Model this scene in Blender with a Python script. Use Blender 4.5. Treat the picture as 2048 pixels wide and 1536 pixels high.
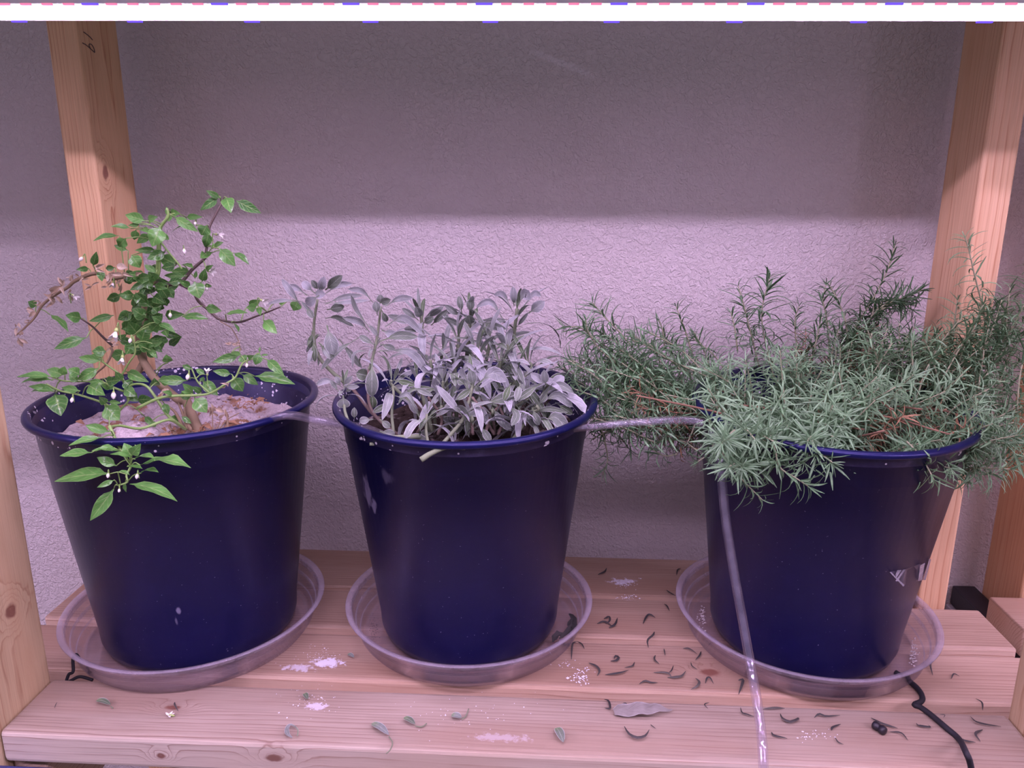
import bpy, bmesh, math, random
import numpy as np
from mathutils import Vector, Matrix

for o in list(bpy.data.objects):
    bpy.data.objects.remove(o, do_unlink=True)
scene = bpy.context.scene
COL = scene.collection
R = random.Random(7)

# ------------------------------------------------------------------ camera
F_PX = 1558.85
CAM = np.array([0.0, 0.0, 0.5487])
_pitch, _roll, _yaw = 0.2571, 0.0025, -0.0546
_fw = np.array([math.sin(_yaw) * math.cos(_pitch), math.cos(_yaw) * math.cos(_pitch), -math.sin(_pitch)])
_r0 = np.array([math.cos(_yaw), -math.sin(_yaw), 0.0])
_u0 = np.cross(_r0, _fw)
_r = _r0 * math.cos(_roll) + _u0 * math.sin(_roll)
_u = _u0 * math.cos(_roll) - _r0 * math.sin(_roll)
cd = bpy.data.cameras.new('camera')
cam = bpy.data.objects.new('camera', cd)
COL.objects.link(cam)
cd.sensor_width = 36.0
cd.lens = F_PX / 2048 * 36.0
cd.clip_start = 0.02
cam.matrix_world = Matrix([[_r[i], _u[i], -_fw[i], CAM[i]] for i in range(3)] + [[0, 0, 0, 1]])
scene.camera = cam

# ------------------------------------------------------------------ world, exposure
scene.view_settings.view_transform = 'Standard'
scene.view_settings.look = 'None'
scene.view_settings.exposure = 0.0
scene.view_settings.gamma = 1.0
scene.view_settings.use_curve_mapping = False
w = bpy.data.worlds.new('dim_room')
scene.world = w
w.use_nodes = True
w.node_tree.nodes['Background'].inputs[0].default_value = (0.29, 0.245, 0.33, 1)
w.node_tree.nodes['Background'].inputs[1].default_value = 0.95
LAMP_POWER = 113.0


# ------------------------------------------------------------------ helpers
def ray(px, py):
    return _r * (px - 1024) / F_PX + _u * (768 - py) / F_PX + _fw


def P(px, py, Y=None, Z=None, X=None):
    """The point of the place that the photograph shows at px, py, on the plane y=Y, z=Z or x=X."""
    d = ray(px, py)
    t = (Y - CAM[1]) / d[1] if Y is not None else ((Z - CAM[2]) / d[2] if Z is not None else (X - CAM[0]) / d[0])
    return CAM + d * t


def tag(o, label=None, cat=None, group=None, kind=None):
    if label: o['label'] = label
    if cat: o['category'] = cat
    if group: o['group'] = group
    if kind: o['kind'] = kind
    return o


def link(name, me, parent=None, loc=None, mat=None):
    o = bpy.data.objects.new(name, me)
    COL.objects.link(o)
    if loc is not None: o.location = loc
    if mat is not None and me is not None and not me.materials: me.materials.append(mat)
    if parent is not None:
        o.parent = parent
        if loc is not None: o.location = Vector(loc) - Vector(parent.location)
    return o


def empty(name, loc, label, cat, group=None):
    o = bpy.data.objects.new(name, None)
    o.empty_display_size = 0.05
    COL.objects.link(o)
    o.location = loc
    return tag(o, label, cat, group)


def mesh(name, verts, faces, mat=None, uv=None, tint=None, smooth=True, mats=None, midx=None):
    me = bpy.data.meshes.new(name)
    me.from_pydata([tuple(v) for v in verts], [], [tuple(f) for f in faces])
    if uv is not None:
        lay = me.uv_layers.new(name='UVMap')
        vi = np.empty(len(me.loops), int)
        me.loops.foreach_get('vertex_index', vi)
        lay.data.foreach_set('uv', np.asarray(uv, float)[vi].ravel())
    if tint is not None:
        a = me.attributes.new('tint', 'FLOAT', 'POINT')
        a.data.foreach_set('value', np.asarray(tint, float))
    me.polygons.foreach_set('use_smooth', [smooth] * len(me.polygons))
    if mat: me.materials.append(mat)
    if mats:
        for m in mats: me.materials.append(m)
    if midx is not None: me.polygons.foreach_set('material_index', midx)
    me.update()
    return me


def box_mesh(name, sx, sy, sz, bev=0.002, seg=2, mat=None):
    """box from 0,0,0 to sx,sy,sz"""
    bm = bmesh.new()
    bmesh.ops.create_cube(bm, size=1)
    for v in bm.verts:
        v.co = Vector(((v.co.x + .5) * sx, (v.co.y + .5) * sy, (v.co.z + .5) * sz))
    if bev:
        bmesh.ops.bevel(bm, geom=bm.edges[:], offset=bev, segments=seg, affect='EDGES', profile=0.5)
    me = bpy.data.meshes.new(name)
    bm.to_mesh(me)
    bm.free()
    if mat: me.materials.append(mat)
    me.polygons.foreach_set('use_smooth', [False] * len(me.polygons))
    return me


def add_box(name, lo, hi, mat, parent=None, bev=0.002, seg=2):
    lo, hi = np.array(lo, float), np.array(hi, float)
    return link(name, box_mesh(name, *(hi - lo), bev=bev, seg=seg, mat=mat), parent, tuple(lo))


def smooth_path(pts, n):
    """Catmull-Rom through pts, n samples"""
    p = np.asarray(pts, float)
    if len(p) == 2:
        t = np.linspace(0, 1, n)[:, None]
        return p[0] * (1 - t) + p[1] * t
    q = np.vstack([2 * p[0] - p[1], p, 2 * p[-1] - p[-2]])
    out = []
    for s in np.linspace(0, len(p) - 1 - 1e-9, n):
        i = int(s)
        t = s - i
        a, b, c, d = q[i], q[i + 1], q[i + 2], q[i + 3]
        out.append(0.5 * (2 * b + (c - a) * t + (2 * a - 5 * b + 4 * c - d) * t * t + (3 * b - a - 3 * c + d) * t ** 3))
    return np.array(out)


def nrm(v):
    v = np.asarray(v, float)
    return v / (np.linalg.norm(v) + 1e-12)


def tube_geo(path, rad, seg=8, cap=True):
    path = np.asarray(path, float)
    n = len(path)
    rad = np.full(n, rad) if np.isscalar(rad) else np.asarray(rad, float)
    tan = np.gradient(path, axis=0)
    tan /= np.linalg.norm(tan, axis=1)[:, None] + 1e-12
    a = np.cross(tan[0], [0, 0, 1.0])
    if np.linalg.norm(a) < 1e-3: a = np.cross(tan[0], [0, 1.0, 0])
    a = nrm(a)
    V, Fc = [], []
    for i in range(n):
        a = nrm(a - tan[i] * np.dot(a, tan[i]))
        b = np.cross(tan[i], a)
        for k in range(seg):
            th = 2 * math.pi * k / seg
            V.append(path[i] + rad[i] * (math.cos(th) * a + math.sin(th) * b))
    for i in range(n - 1):
        for k in range(seg):
            k2 = (k + 1) % seg
            Fc.append((i * seg + k, i * seg + k2, (i + 1) * seg + k2, (i + 1) * seg + k))
    if cap:
        Fc.append(tuple(range(seg))[::-1])
        Fc.append(tuple((n - 1) * seg + k for k in range(seg)))
    return V, Fc


def tube_obj(name, path, rad, mat, parent=None, seg=8, tint=None):
    V, Fc = tube_geo(path, rad, seg)
    base = np.array(path[0])
    V = np.array(V) - base
    me = mesh(name, V, Fc, mat, tint=None if tint is None else np.full(len(V), tint))
    return link(name, me, parent, tuple(base))


def lathe_geo(prof, seg=72):
    V, Fc = [], []
    n = len(prof)
    for (r, z) in prof:
        for k in range(seg):
            th = 2 * math.pi * k / seg
            V.append((r * math.cos(th), r * math.sin(th), z))
    for i in range(n - 1):
        for k in range(seg):
            k2 = (k + 1) % seg
            Fc.append((i * seg + k, i * seg + k2, (i + 1) * seg + k2, (i + 1) * seg + k))
    return V, Fc


# ---- leaves -------------------------------------------------------------
def ribbon(path, nvec, half, fold=0.0, nv=2, wav=0.0, curl=0.0):
    """a leaf blade along path: half widths, fold = V fold, curl = edges rolled; returns verts, faces, uv"""
    path = np.asarray(path, float)
    k = len(path)
    tan = np.gradient(path, axis=0)
    V, UV, Fc = [], [], []
    ncol = 2 * nv + 1
    for i in range(k):
        t = nrm(tan[i])
        s = nrm(np.cross(t, nvec))
        m = np.cross(s, t)
        for j in range(ncol):
            v = (j - nv) / nv
            h = half[i]
            wv = wav * h * math.sin(7.0 * i / k * 2 + (1.3 if v > 0 else 0)) * abs(v)
            V.append(path[i] + s * v * h + m * (fold * abs(v) * h - curl * v * v * h + wv))
            UV.append((i / (k - 1), 0.5 + 0.5 * v))
    for i in range(k - 1):
        for j in range(ncol - 1):
            a = i * ncol + j
            Fc.append((a, a + 1, a + ncol + 1, a + ncol))
    return V, Fc, UV


def prof_pepper(u, pet):
    if u < pet: return 0.06
    x = (u - pet) / (1 - pet)
    return max(0.012, 2.95 * x ** 0.6 * (1 - x) ** 1.05)


def prof_sage(u, pet):
    if u < pet: return 0.13
    x = (u - pet) / (1 - pet)
    return max(0.05, math.sin(math.pi * min(1, x * 0.93 + 0.07)) ** 0.62)


def px_leaf(b, t, wpx, Y, dY=0.0, full=0.36, prof=prof_pepper, pet=0.12, sag=0.08, fold=0.22, wav=0.12, k=8, bend=None, flip=1):
    """leaf whose base and tip stand at two places of the photograph, on depth Y (tip Y+dY); wpx its apparent width"""
    B = P(b[0], b[1], Y=Y)
    T = P(t[0], t[1], Y=Y + dY)
    L = np.linalg.norm(T - B)
    ax = (T - B) / L
    mid = (B + T) / 2
    dep = np.dot(mid - CAM, _fw)
    wapp = wpx * dep / F_PX
    W = max(wapp, full * L * 0.85)
    c = min(1.0, wapp / W)
    nc = CAM - mid
    nc = nrm(nc - ax * np.dot(nc, ax))
    sd = np.cross(ax, nc)
    ph = math.acos(c)
    n1 = nc * math.cos(ph) + sd * math.sin(ph)
    n2 = nc * math.cos(ph) - sd * math.sin(ph)
    n = n1 if n1[2] > n2[2] else n2
    us = np.linspace(0, 1, k)
    path = np.array([B + ax * L * u + n * sag * L * 4 * u * (1 - u) * flip for u in us])
    if bend is not None:
        q = P(bend[0], bend[1], Y=Y + dY / 2)
        path = smooth_path([B, q, T], k)
    half = np.array([prof(u, pet) for u in us]) * W / 2
    half[-1] = W * 0.012
    return ribbon(path, n, half, fold, 2, wav), B


def leaf_obj(geo, B, mat, parent, tint, name='leaf'):
    V, Fc, UV = geo
    V = np.array(V) - B
    me = mesh(name, V, Fc, mat, uv=UV, tint=np.full(len(V), tint))
    return link(name, me, parent, tuple(B))


def merge(geos):
    """join (V, F, UV, tint) tuples"""
    V, Fc, UV, TI = [], [], [], []
    off = 0
    for (v, f, uv, ti) in geos:
        V.append(np.asarray(v)); UV.append(np.asarray(uv)); TI.append(np.full(len(v), ti))
        Fc += [tuple(i + off for i in q) for q in f]
        off += len(v)
    return np.vstack(V), Fc, np.vstack(UV), np.concatenate(TI)


# ------------------------------------------------------------------ node helper
class NT:
    def __init__(self, name):
        self.mat = bpy.data.materials.new(name)
        self.mat.use_nodes = True
        self.t = self.mat.node_tree
        self.t.nodes.clear()
        self.out = self.t.nodes.new('ShaderNodeOutputMaterial')

    def n(self, typ, ins=None, **props):
        x = self.t.nodes.new('ShaderNode' + typ)
        for k, v in props.items(): setattr(x, k, v)
        for k, v in (ins or {}).items():
            s = x.inputs[k]
            if isinstance(v, bpy.types.NodeSocket): self.t.links.new(v, s)
            else: s.default_value = v
        return x

    def m(self, op, a, b=None, c=None, clamp=False):
        ins = {0: a}
        if b is not None: ins[1] = b
        if c is not None: ins[2] = c
        return self.n('Math', ins, operation=op, use_clamp=clamp).outputs[0]

    def vm(self, op, a, b=None, out=0):
        ins = {0: a}
        if b is not None: ins[1] = b
        return self.n('VectorMath', ins, operation=op).outputs[out]

    def noise(self, vec, scale, detail=3.0, rough=0.5, dist=0.0):
        return self.n('TexNoise', {'Vector': vec, 'Scale': scale, 'Detail': detail, 'Roughness': rough, 'Distortion': dist}).outputs['Fac']

    def ramp(self, fac, stops, interp='LINEAR'):
        x = self.n('ValToRGB', {'Fac': fac})
        x.color_ramp.interpolation = interp
        e = x.color_ramp.elements
        while len(e) < len(stops): e.new(0.5)
        for i, (p, c) in enumerate(stops):
            e[i].position = p
            e[i].color = (*c, 1) if len(c) == 3 else c
        return x.outputs['Color']

    def mix(self, f, a, b, blend='MIX'):
        x = self.n('Mix', data_type='RGBA', blend_type=blend)
        for s, v in ((x.inputs[0], f), (x.inputs[6], a), (x.inputs[7], b)):
            if isinstance(v, bpy.types.NodeSocket): self.t.links.new(v, s)
            else: s.default_value = v if not (isinstance(v, tuple) and len(v) == 3) else (*v, 1)
        return x.outputs[2]

    def rng(self, v, a, b, c=0.0, d=1.0, smooth=True):
        return self.n('MapRange', {0: v, 1: a, 2: b, 3: c, 4: d}, interpolation_type='SMOOTHSTEP' if smooth else 'LINEAR').outputs[0]

    def obj(self):
        return self.n('TexCoord').outputs['Object']

    def bsdf(self, **ins):
        x = self.n('BsdfPrincipled', {k.replace('_', ' '): ((*v, 1) if isinstance(v, tuple) and len(v) == 3 else v) for k, v in ins.items()})
        return x

    def bump(self, h, strength=0.3, dist=0.001):
        return self.n('Bump', {'Height': h, 'Strength': strength, 'Distance': dist}).outputs[0]

    def done(self, sh):
        self.t.links.new(sh if isinstance(sh, bpy.types.NodeSocket) else sh.outputs[0], self.out.inputs[0])
        return self.mat


def simple(name, col, rough=0.5, **kw):
    t = NT(name)
    return t.done(t.bsdf(Base_Color=col, Roughness=rough, **kw))


def wood(name, axis, light, dark, centre=(0.03, -0.05), freq=230, knots=(), powder=(), tone=None, rough=0.6, grime_dim=None):
    """sawn fir: growth rings about a pith outside the board, running along axis; knots; powder = white crusts left by water"""
    t = NT(name)
    co = t.obj()
    sp = t.n('SeparateXYZ', {0: co})
    a = sp.outputs[axis]
    b, c = [sp.outputs[i] for i in range(3) if i != axis]
    sc = [9.0, 9.0, 9.0]; sc[axis] = 1.6
    st = t.vm('MULTIPLY', co, tuple(sc))
    wob = t.noise(st, 1.0, 2.0)
    db = t.m('SUBTRACT', b, centre[0]); dc = t.m('SUBTRACT', c, centre[1])
    rr = t.m('SQRT', t.m('ADD', t.m('MULTIPLY', db, db), t.m('MULTIPLY', dc, dc)))
    rr = t.m('MULTIPLY_ADD', wob, 0.018, rr)
    core = None
    for (kp, kr) in knots:
        d = t.vm('DIVIDE', t.vm('SUBTRACT', co, kp), kr)
        ln = t.vm('LENGTH', d, out=1)
        ln = t.m('MULTIPLY_ADD', t.noise(co, 120.0, 1.0), 0.5, t.m('SUBTRACT', ln, 0.25))
        e = t.m('POWER', 2.718, t.m('MULTIPLY', t.m('MULTIPLY', ln, ln), -0.5))
        rr = t.m('MULTIPLY_ADD', e, 0.022, rr)
        k = t.rng(ln, 0.75, 0.35)
        core = k if core is None else t.m('MAXIMUM', core, k)
    fine = [40.0, 40.0, 40.0]; fine[axis] = 5.0
    rr = t.m('MULTIPLY_ADD', t.noise(t.vm('MULTIPLY', co, tuple(fine)), 1.0, 3.0, 0.6), 0.007, rr)
    wid = t.noise(t.n('CombineXYZ', {0: t.m('MULTIPLY', rr, 70.0)}).outputs[0], 1.0, 1.0)      # uneven years
    ph = t.m('FRACT', t.m('MULTIPLY', t.m('MULTIPLY_ADD', wid, 0.012, rr), freq))
    mid = tuple((x * 0.72 + y * 0.28) for x, y in zip(light, dark))
    col = t.ramp(ph, [(0.0, light), (0.45, tuple(0.9 * x + 0.1 * y for x, y in zip(light, dark))), (0.78, mid), (0.90, dark), (0.97, mid), (1.0, light)])
    ct = t.noise(t.vm('MULTIPLY', co, tuple(8.0 if i == axis else 45.0 for i in range(3))), 1.0, 2.0)
    col = t.mix(t.rng(ct, 0.40, 0.65, 0.0, 0.75), col, tuple(0.93 * x + 0.07 * y for x, y in zip(light, dark)))
    fs = [700.0, 700.0, 700.0]; fs[axis] = 14.0
    fib = t.noise(t.vm('MULTIPLY', co, tuple(fs)), 1.0, 2.0)
    col = t.mix(t.rng(fib, 0.35, 0.75, 0.0, 0.35), col, tuple(0.62 * x for x in mid))
    ls = [14.0, 14.0, 14.0]; ls[axis] = 3.5
    blot = t.noise(t.vm('MULTIPLY', co, tuple(ls)), 1.0, 3.0)
    col = t.mix(t.rng(blot, 0.45, 0.72, 0.0, 0.6), col, tone or (light[0] * 0.86, light[1] * 0.74, light[2] * 0.68))
    if grime_dim is not None:      # worn, soiled upper face, its colour also darkened to offset overhead lamplight
        g = t.m('MULTIPLY', t.rng(sp.outputs[2], grime_dim - .004, grime_dim - .001), t.rng(blot, 0.2, 0.6, 0.55, 1.0))
        col = t.mix(g, col, (0.57, 0.53, 0.51), 'MULTIPLY')
    if core is not None:
        col = t.mix(t.m('MULTIPLY', core, 0.85), col, (0.16, 0.055, 0.035))
    for (pp, pr, amt) in powder:
        d = t.vm('LENGTH', t.vm('DIVIDE', t.vm('SUBTRACT', co, pp), pr), out=1)
        nz = t.noise(co, 160.0, 4.0, 0.65)
        mk = t.rng(t.m('SUBTRACT', t.m('MULTIPLY', nz, 1.9), d), 0.30, 0.62, 0.0, amt)
        col = t.mix(mk, col, (0.74, 0.72, 0.82))
    hgt = t.m('ADD', t.m('MULTIPLY', fib, 0.5), t.m('MULTIPLY', ph, 0.25))
    return t.done(t.bsdf(Base_Color=col, Roughness=rough, Normal=t.bump(hgt, 0.35, 0.0006), Specular_IOR_Level=0.35))


def leafy(name, dark, light, rib, gloss, edge=None, alt=None, trans=0.25, bumpy=0.4, veins=24.0, rib_w=0.05):
    t = NT(name)
    uv = t.n('UVMap').outputs[0]
    sp = t.n('SeparateXYZ', {0: uv})
    u, v = sp.outputs[0], sp.outputs[1]
    av = t.m('ABSOLUTE', t.m('SUBTRACT', v, 0.5))
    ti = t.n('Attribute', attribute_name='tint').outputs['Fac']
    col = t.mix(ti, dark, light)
    if alt is not None:
        col = t.mix(t.rng(u, 0.5, 0.05, 0.0, 0.75), col, alt)
    vein = t.m('SINE', t.m('MULTIPLY', t.m('SUBTRACT', u, t.m('MULTIPLY', av, 0.55)), veins))
    vein = t.rng(vein, 0.55, 1.0)
    col = t.mix(t.m('MULTIPLY', vein, 0.30), col, rib)
    col = t.mix(t.m('MULTIPLY', t.rng(av, rib_w, rib_w * 0.3), 0.85), col, rib)
    if edge is not None:
        col = t.mix(t.rng(av, 0.40, 0.49, 0.0, 0.85), col, edge)
    nz = t.noise(t.obj(), 90.0, 2.0)
    col = t.mix(t.rng(nz, 0.35, 0.7, 0.0, 0.3), col, tuple(0.6 * x for x in dark))
    h = t.m('ADD', t.m('MULTIPLY', vein, -0.5), nz)
    p = t.bsdf(Base_Color=col, Roughness=gloss, Normal=t.bump(h, bumpy, 0.0012), Specular_IOR_Level=0.5)
    tr = t.n('BsdfTranslucent', {'Color': t.mix(0.5, col, light)})
    mx = t.n('MixShader', {0: trans, 1: p.outputs[0], 2: tr.outputs[0]})
    return t.done(mx.outputs[0])


# ------------------------------------------------------------------ materials
def wall_mat():
    t = NT('painted_textured_wall')
    co = t.obj()
    n1 = t.noise(co, 185.0, 3.0, 0.55, 0.8)
    n2 = t.noise(co, 420.0, 2.0, 0.5)
    h = t.m('ADD', t.rng(n1, 0.35, 0.7), t.m('MULTIPLY', n2, 0.35))
    big = t.noise(co, 3.0, 2.0)
    col = t.mix(t.rng(big, 0.3, 0.7, 0.0, 0.5), (0.60, 0.56, 0.55), (0.56, 0.515, 0.49))
    # a pale scuff
    a = P(1060, 102, Y=WALL_Y); b = P(1195, 155, Y=WALL_Y)
    m_ = (a + b) / 2
    ang = math.atan2(b[2] - a[2], b[0] - a[0])
    rot = t.n('VectorRotate', {'Vector': t.vm('SUBTRACT', co, tuple(m_)), 'Angle': -ang, 'Axis': (0, -1, 0)}, rotation_type='AXIS_ANGLE').outputs[0]
    d = t.vm('LENGTH', t.vm('DIVIDE', rot, (0.055, 1.0, 0.0055)), out=1)
    col = t.mix(t.rng(t.m('MULTIPLY_ADD', n1, 0.8, d), 1.5, 0.9, 0.0, 0.28), col, (0.85, 0.82, 0.86))
    return t.done(t.bsdf(Base_Color=col, Roughness=0.75, Normal=t.bump(h, 0.8, 0.0016), Specular_IOR_Level=0.25))


def pot_mat(name, stains=(), rough=0.30):
    t = NT(name)
    co = t.obj()
    col = (0.012, 0.010, 0.032, 1)
    nz = t.noise(co, 60.0, 4.0, 0.6)
    col = t.mix(t.rng(nz, 0.45, 0.75, 0.0, 0.5), (0.004, 0.005, 0.040), (0.007, 0.008, 0.050))
    sp = t.noise(co, 420.0, 1.0)
    col = t.mix(t.rng(sp, 0.765, 0.80, 0.0, 0.5), col, (0.4, 0.38, 0.5))
    for (pp, pr, amt) in stains:
        d = t.vm('LENGTH', t.vm('DIVIDE', t.vm('SUBTRACT', co, tuple(pp)), pr), out=1)
        n = t.noise(t.vm('MULTIPLY', co, (1.0, 1.0, 0.35)), 190.0, 3.0, 0.6)
        col = t.mix(t.rng(t.m('MULTIPLY_ADD', n, 1.5, t.m('MULTIPLY', d, -1.0)), 0.0, 0.55, 0.0, amt), col, (0.40, 0.38, 0.55))
    return t.done(t.bsdf(Base_Color=col, Roughness=rough, Normal=t.bump(nz, 0.08, 0.0006), Specular_IOR_Level=0.40, Specular_Tint=(0.50, 0.50, 1.0)))


def pot_in_mat():
    t = NT('pot_inside_with_white_splashes')
    co = t.obj()
    v = t.n('TexVoronoi', {'Vector': co, 'Scale': 170.0, 'Randomness': 1.0}).outputs['Distance']
    lg = t.noise(co, 28.0, 3.0)
    th = t.m('MULTIPLY', t.rng(lg, 0.42, 0.72), 0.42)
    mk = t.rng(t.m('SUBTRACT', v, th), 0.04, -0.04)
    film = t.rng(t.noise(co, 45.0, 5.0, 0.7), 0.5, 0.85, 0.0, 0.45)
    col = t.mix(film, (0.010, 0.009, 0.034), (0.12, 0.11, 0.20))
    col = t.mix(t.m('MULTIPLY', mk, 0.9), col, (0.72, 0.69, 0.76))
    return t.done(t.bsdf(Base_Color=col, Roughness=0.38, Specular_Tint=(0.6, 0.6, 1.0)))


def soil_mat(name, crust, brown, dark, amt):
    t = NT(name)
    co = t.obj()
    n = t.noise(co, 70.0, 6.0, 0.7)
    n2 = t.noise(co, 24.0, 3.0)
    n3 = t.noise(co, 320.0, 3.0, 0.7)
    col = t.mix(t.rng(n3, 0.35, 0.7), crust, tuple(0.72 * x for x in crust))
    col = t.mix(t.rng(t.m('ADD', n2, t.m('MULTIPLY', n, 0.4)), amt, amt + 0.12), col, brown)
    col = t.mix(t.rng(n, 0.60, 0.68, 0.0, 0.9), col, dark)
    return t.done(t.bsdf(Base_Color=col, Roughness=0.95, Normal=t.bump(t.m('ADD', n, t.m('MULTIPLY', n3, 0.4)), 1.0, 0.004), Specular_IOR_Level=0.1))


def clear_mat(name, tint, body, gloss=0.12, milky=0.12, spec=1.0, rings=()):
    """thin clear plastic: mostly lets light through, a milky film, fresnel gloss"""
    t = NT(name)
    co = t.obj()
    n = t.noise(co, 60.0, 4.0, 0.65)
    tr = t.n('BsdfTransparent', {'Color': (*tint, 1)})
    df = t.n('BsdfDiffuse', {'Color': (*body, 1)})
    gl = t.n('BsdfGlossy', {'Color': (0.9, 0.88, 0.95, 1), 'Roughness': gloss})
    mk = t.rng(n, 0.3, 0.75, milky * 0.6, milky * 1.9)
    if rings:                 # milkier zones of the moulding, thick flange and ridge lines, by distance from its axis
        sp = t.n('SeparateXYZ', {0: co})
        rad = t.m('SQRT', t.m('ADD', t.m('MULTIPLY', sp.outputs[0], sp.outputs[0]), t.m('MULTIPLY', sp.outputs[1], sp.outputs[1])))
        for r0, hw, amt in rings:
            mk = t.m('MAXIMUM', mk, t.m('MULTIPLY', t.rng(t.m('ABSOLUTE', t.m('SUBTRACT', rad, r0)), hw, hw * .6, 0.0, amt), t.rng(n, .2, .6, .6, 1.0)))
    m1 = t.n('MixShader', {0: mk, 1: tr.outputs[0], 2: df.outputs[0]})
    fc = t.n('LayerWeight', {'Blend': 0.5}).outputs['Facing']
    fr = t.m('MULTIPLY_ADD', t.m('POWER', fc, 3.5), 0.55, 0.035)
    m2 = t.n('MixShader', {0: t.m('MULTIPLY', fr, spec, clamp=True), 1: m1.outputs[0], 2: gl.outputs[0]})
    return t.done(m2.outputs[0])


def emit(name, col, s):
    t = NT(name)
    return t.done(t.n('Emission', {'Color': (*col, 1), 'Strength': s}).outputs[0])


WALL_Y = 1.10
M_WALL = wall_mat()
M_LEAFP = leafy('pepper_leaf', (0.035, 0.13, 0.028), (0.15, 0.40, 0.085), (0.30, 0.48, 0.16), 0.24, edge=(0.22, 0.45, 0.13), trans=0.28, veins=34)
M_LEAFD = leafy('withered_leaf', (0.32, 0.22, 0.13), (0.70, 0.60, 0.46), (0.50, 0.38, 0.26), 0.8, trans=0.25)
M_SAGE = leafy('sage_leaf', (0.085, 0.145, 0.055), (0.44, 0.455, 0.49), (0.54, 0.59, 0.53), 0.85, edge=(0.72, 0.72, 0.76), alt=(0.22, 0.34, 0.13), trans=0.16, bumpy=0.9, veins=60, rib_w=0.04)
M_ROSE = leafy('rosemary_leaf', (0.030, 0.080, 0.030), (0.175, 0.345, 0.165), (0.32, 0.48, 0.28), 0.5, trans=0.18, bumpy=0.0, rib_w=0.16)
M_PSTEM = simple('green_pepper_stem', (0.20, 0.34, 0.09), 0.5)
M_PWOOD = simple('woody_brown_stem', (0.25, 0.185, 0.11), 0.8)
M_PDARK = simple('dark_purple_stem', (0.10, 0.07, 0.06), 0.6)
M_SSTEM = simple('sage_stem', (0.19, 0.23, 0.14), 0.85)
M_SSTEMB = simple('brown_sage_stem', (0.15, 0.11, 0.09), 0.85)
M_RSTEM = simple('pale_rosemary_stem', (0.30, 0.31, 0.19), 0.8)
M_RWOOD = simple('brown_rosemary_twig', (0.20, 0.115, 0.07), 0.85)
M_RDEAD = leafy('dead_rosemary_leaf', (0.24, 0.12, 0.06), (0.50, 0.30, 0.17), (0.4, 0.25, 0.15), 0.8, trans=0.1, bumpy=0.0)
M_PETAL = simple('white_petal', (0.80, 0.78, 0.74), 0.6)
M_CALYX = simple('pale_green_bud', (0.38, 0.50, 0.16), 0.5)
M_SAUCER = clear_mat('clear_saucer_plastic', (0.955, 0.935, 0.965), (0.66, 0.60, 0.70), 0.14, 0.06, 1.0, [(0.1511, 0.0042, .30), (0.1375, 0.0010, .30), (0.1424, 0.0010, .35), (0.1470, 0.0010, .4), (0.130, 0.003, .12)])
M_TUBE = clear_mat('clear_vinyl_tube', (0.94, 0.93, 0.97), (0.75, 0.72, 0.80), 0.07, 0.03, 1.6)
M_TAPE = clear_mat('clear_tape', (0.95, 0.94, 0.97), (0.55, 0.52, 0.62), 0.2, 0.06)
M_TAPEF = clear_mat('folded_clear_tape', (0.8, 0.8, 0.85), (0.72, 0.70, 0.78), 0.2, 0.3)
M_BLACK = simple('black_plastic', (0.012, 0.010, 0.016), 0.45)
M_CORD = simple('black_cord', (0.008, 0.007, 0.012), 0.75)
M_WHITE = simple('white_enamel', (0.82, 0.80, 0.83), 0.45)
M_ALU = simple('dull_aluminium', (0.55, 0.55, 0.57), 0.4, Metallic=0.8)
M_POTIN = pot_in_mat()
M_CRUMB = simple('white_mineral_crumbs', (0.80, 0.78, 0.86), 0.9)

# ------------------------------------------------------------------ room
add = link('wall_back', mesh('wall_back', [(-3, WALL_Y, -0.9), (3, WALL_Y, -0.9), (3, WALL_Y, 2.0), (-3, WALL_Y, 2.0), (-3, WALL_Y + .1, -0.9), (3, WALL_Y + .1, -0.9), (3, WALL_Y + .1, 2.0), (-3, WALL_Y + .1, 2.0)],
           [(0, 1, 2, 3), (5, 4, 7, 6), (4, 5, 1, 0), (3, 2, 6, 7), (4, 0, 3, 7), (1, 5, 6, 2)], M_WALL, smooth=False))
tag(add, 'beige wall with orange peel texture behind the plant shelf', kind='structure')


def floor_mat():
    t = NT('grey_carpet_floor')
    n = t.noise(t.obj(), 220.0, 3.0)
    return t.done(t.bsdf(Base_Color=t.mix(n, (0.20, 0.17, 0.16), (0.30, 0.26, 0.25)), Roughness=0.95, Normal=t.bump(n, 0.6, 0.004)))


fl = link('floor', mesh('floor', [(-3, -1.5, -0.9), (3, -1.5, -0.9), (3, WALL_Y, -0.9), (-3, WALL_Y, -0.9)], [(0, 1, 2, 3)], floor_mat(), smooth=False))
tag(fl, 'grey floor below the shelf', kind='structure')

# ------------------------------------------------------------------ the wooden shelf unit
X0, X1 = -0.5636, 0.4888          # inner faces of the posts
PT = 0.0385                       # lumber thickness
FY0, FY1 = 0.652, 0.741           # front posts / front slat
RY0, RY1 = 0.960, 1.049           # rear posts
LGT = (0.68, 0.47, 0.255); DRK = (0.42, 0.19, 0.085)
SL = (0.64, 0.485, 0.36); SD = (0.34, 0.19, 0.125)
shelf = empty('plant_shelf', (-0.04, 0.86, 0.0), 'raw fir lumber shelf unit carrying the three dark pots', 'shelf')


def loc(p, lo): return tuple(np.asarray(p, float) - np.asarray(lo, float))


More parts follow.
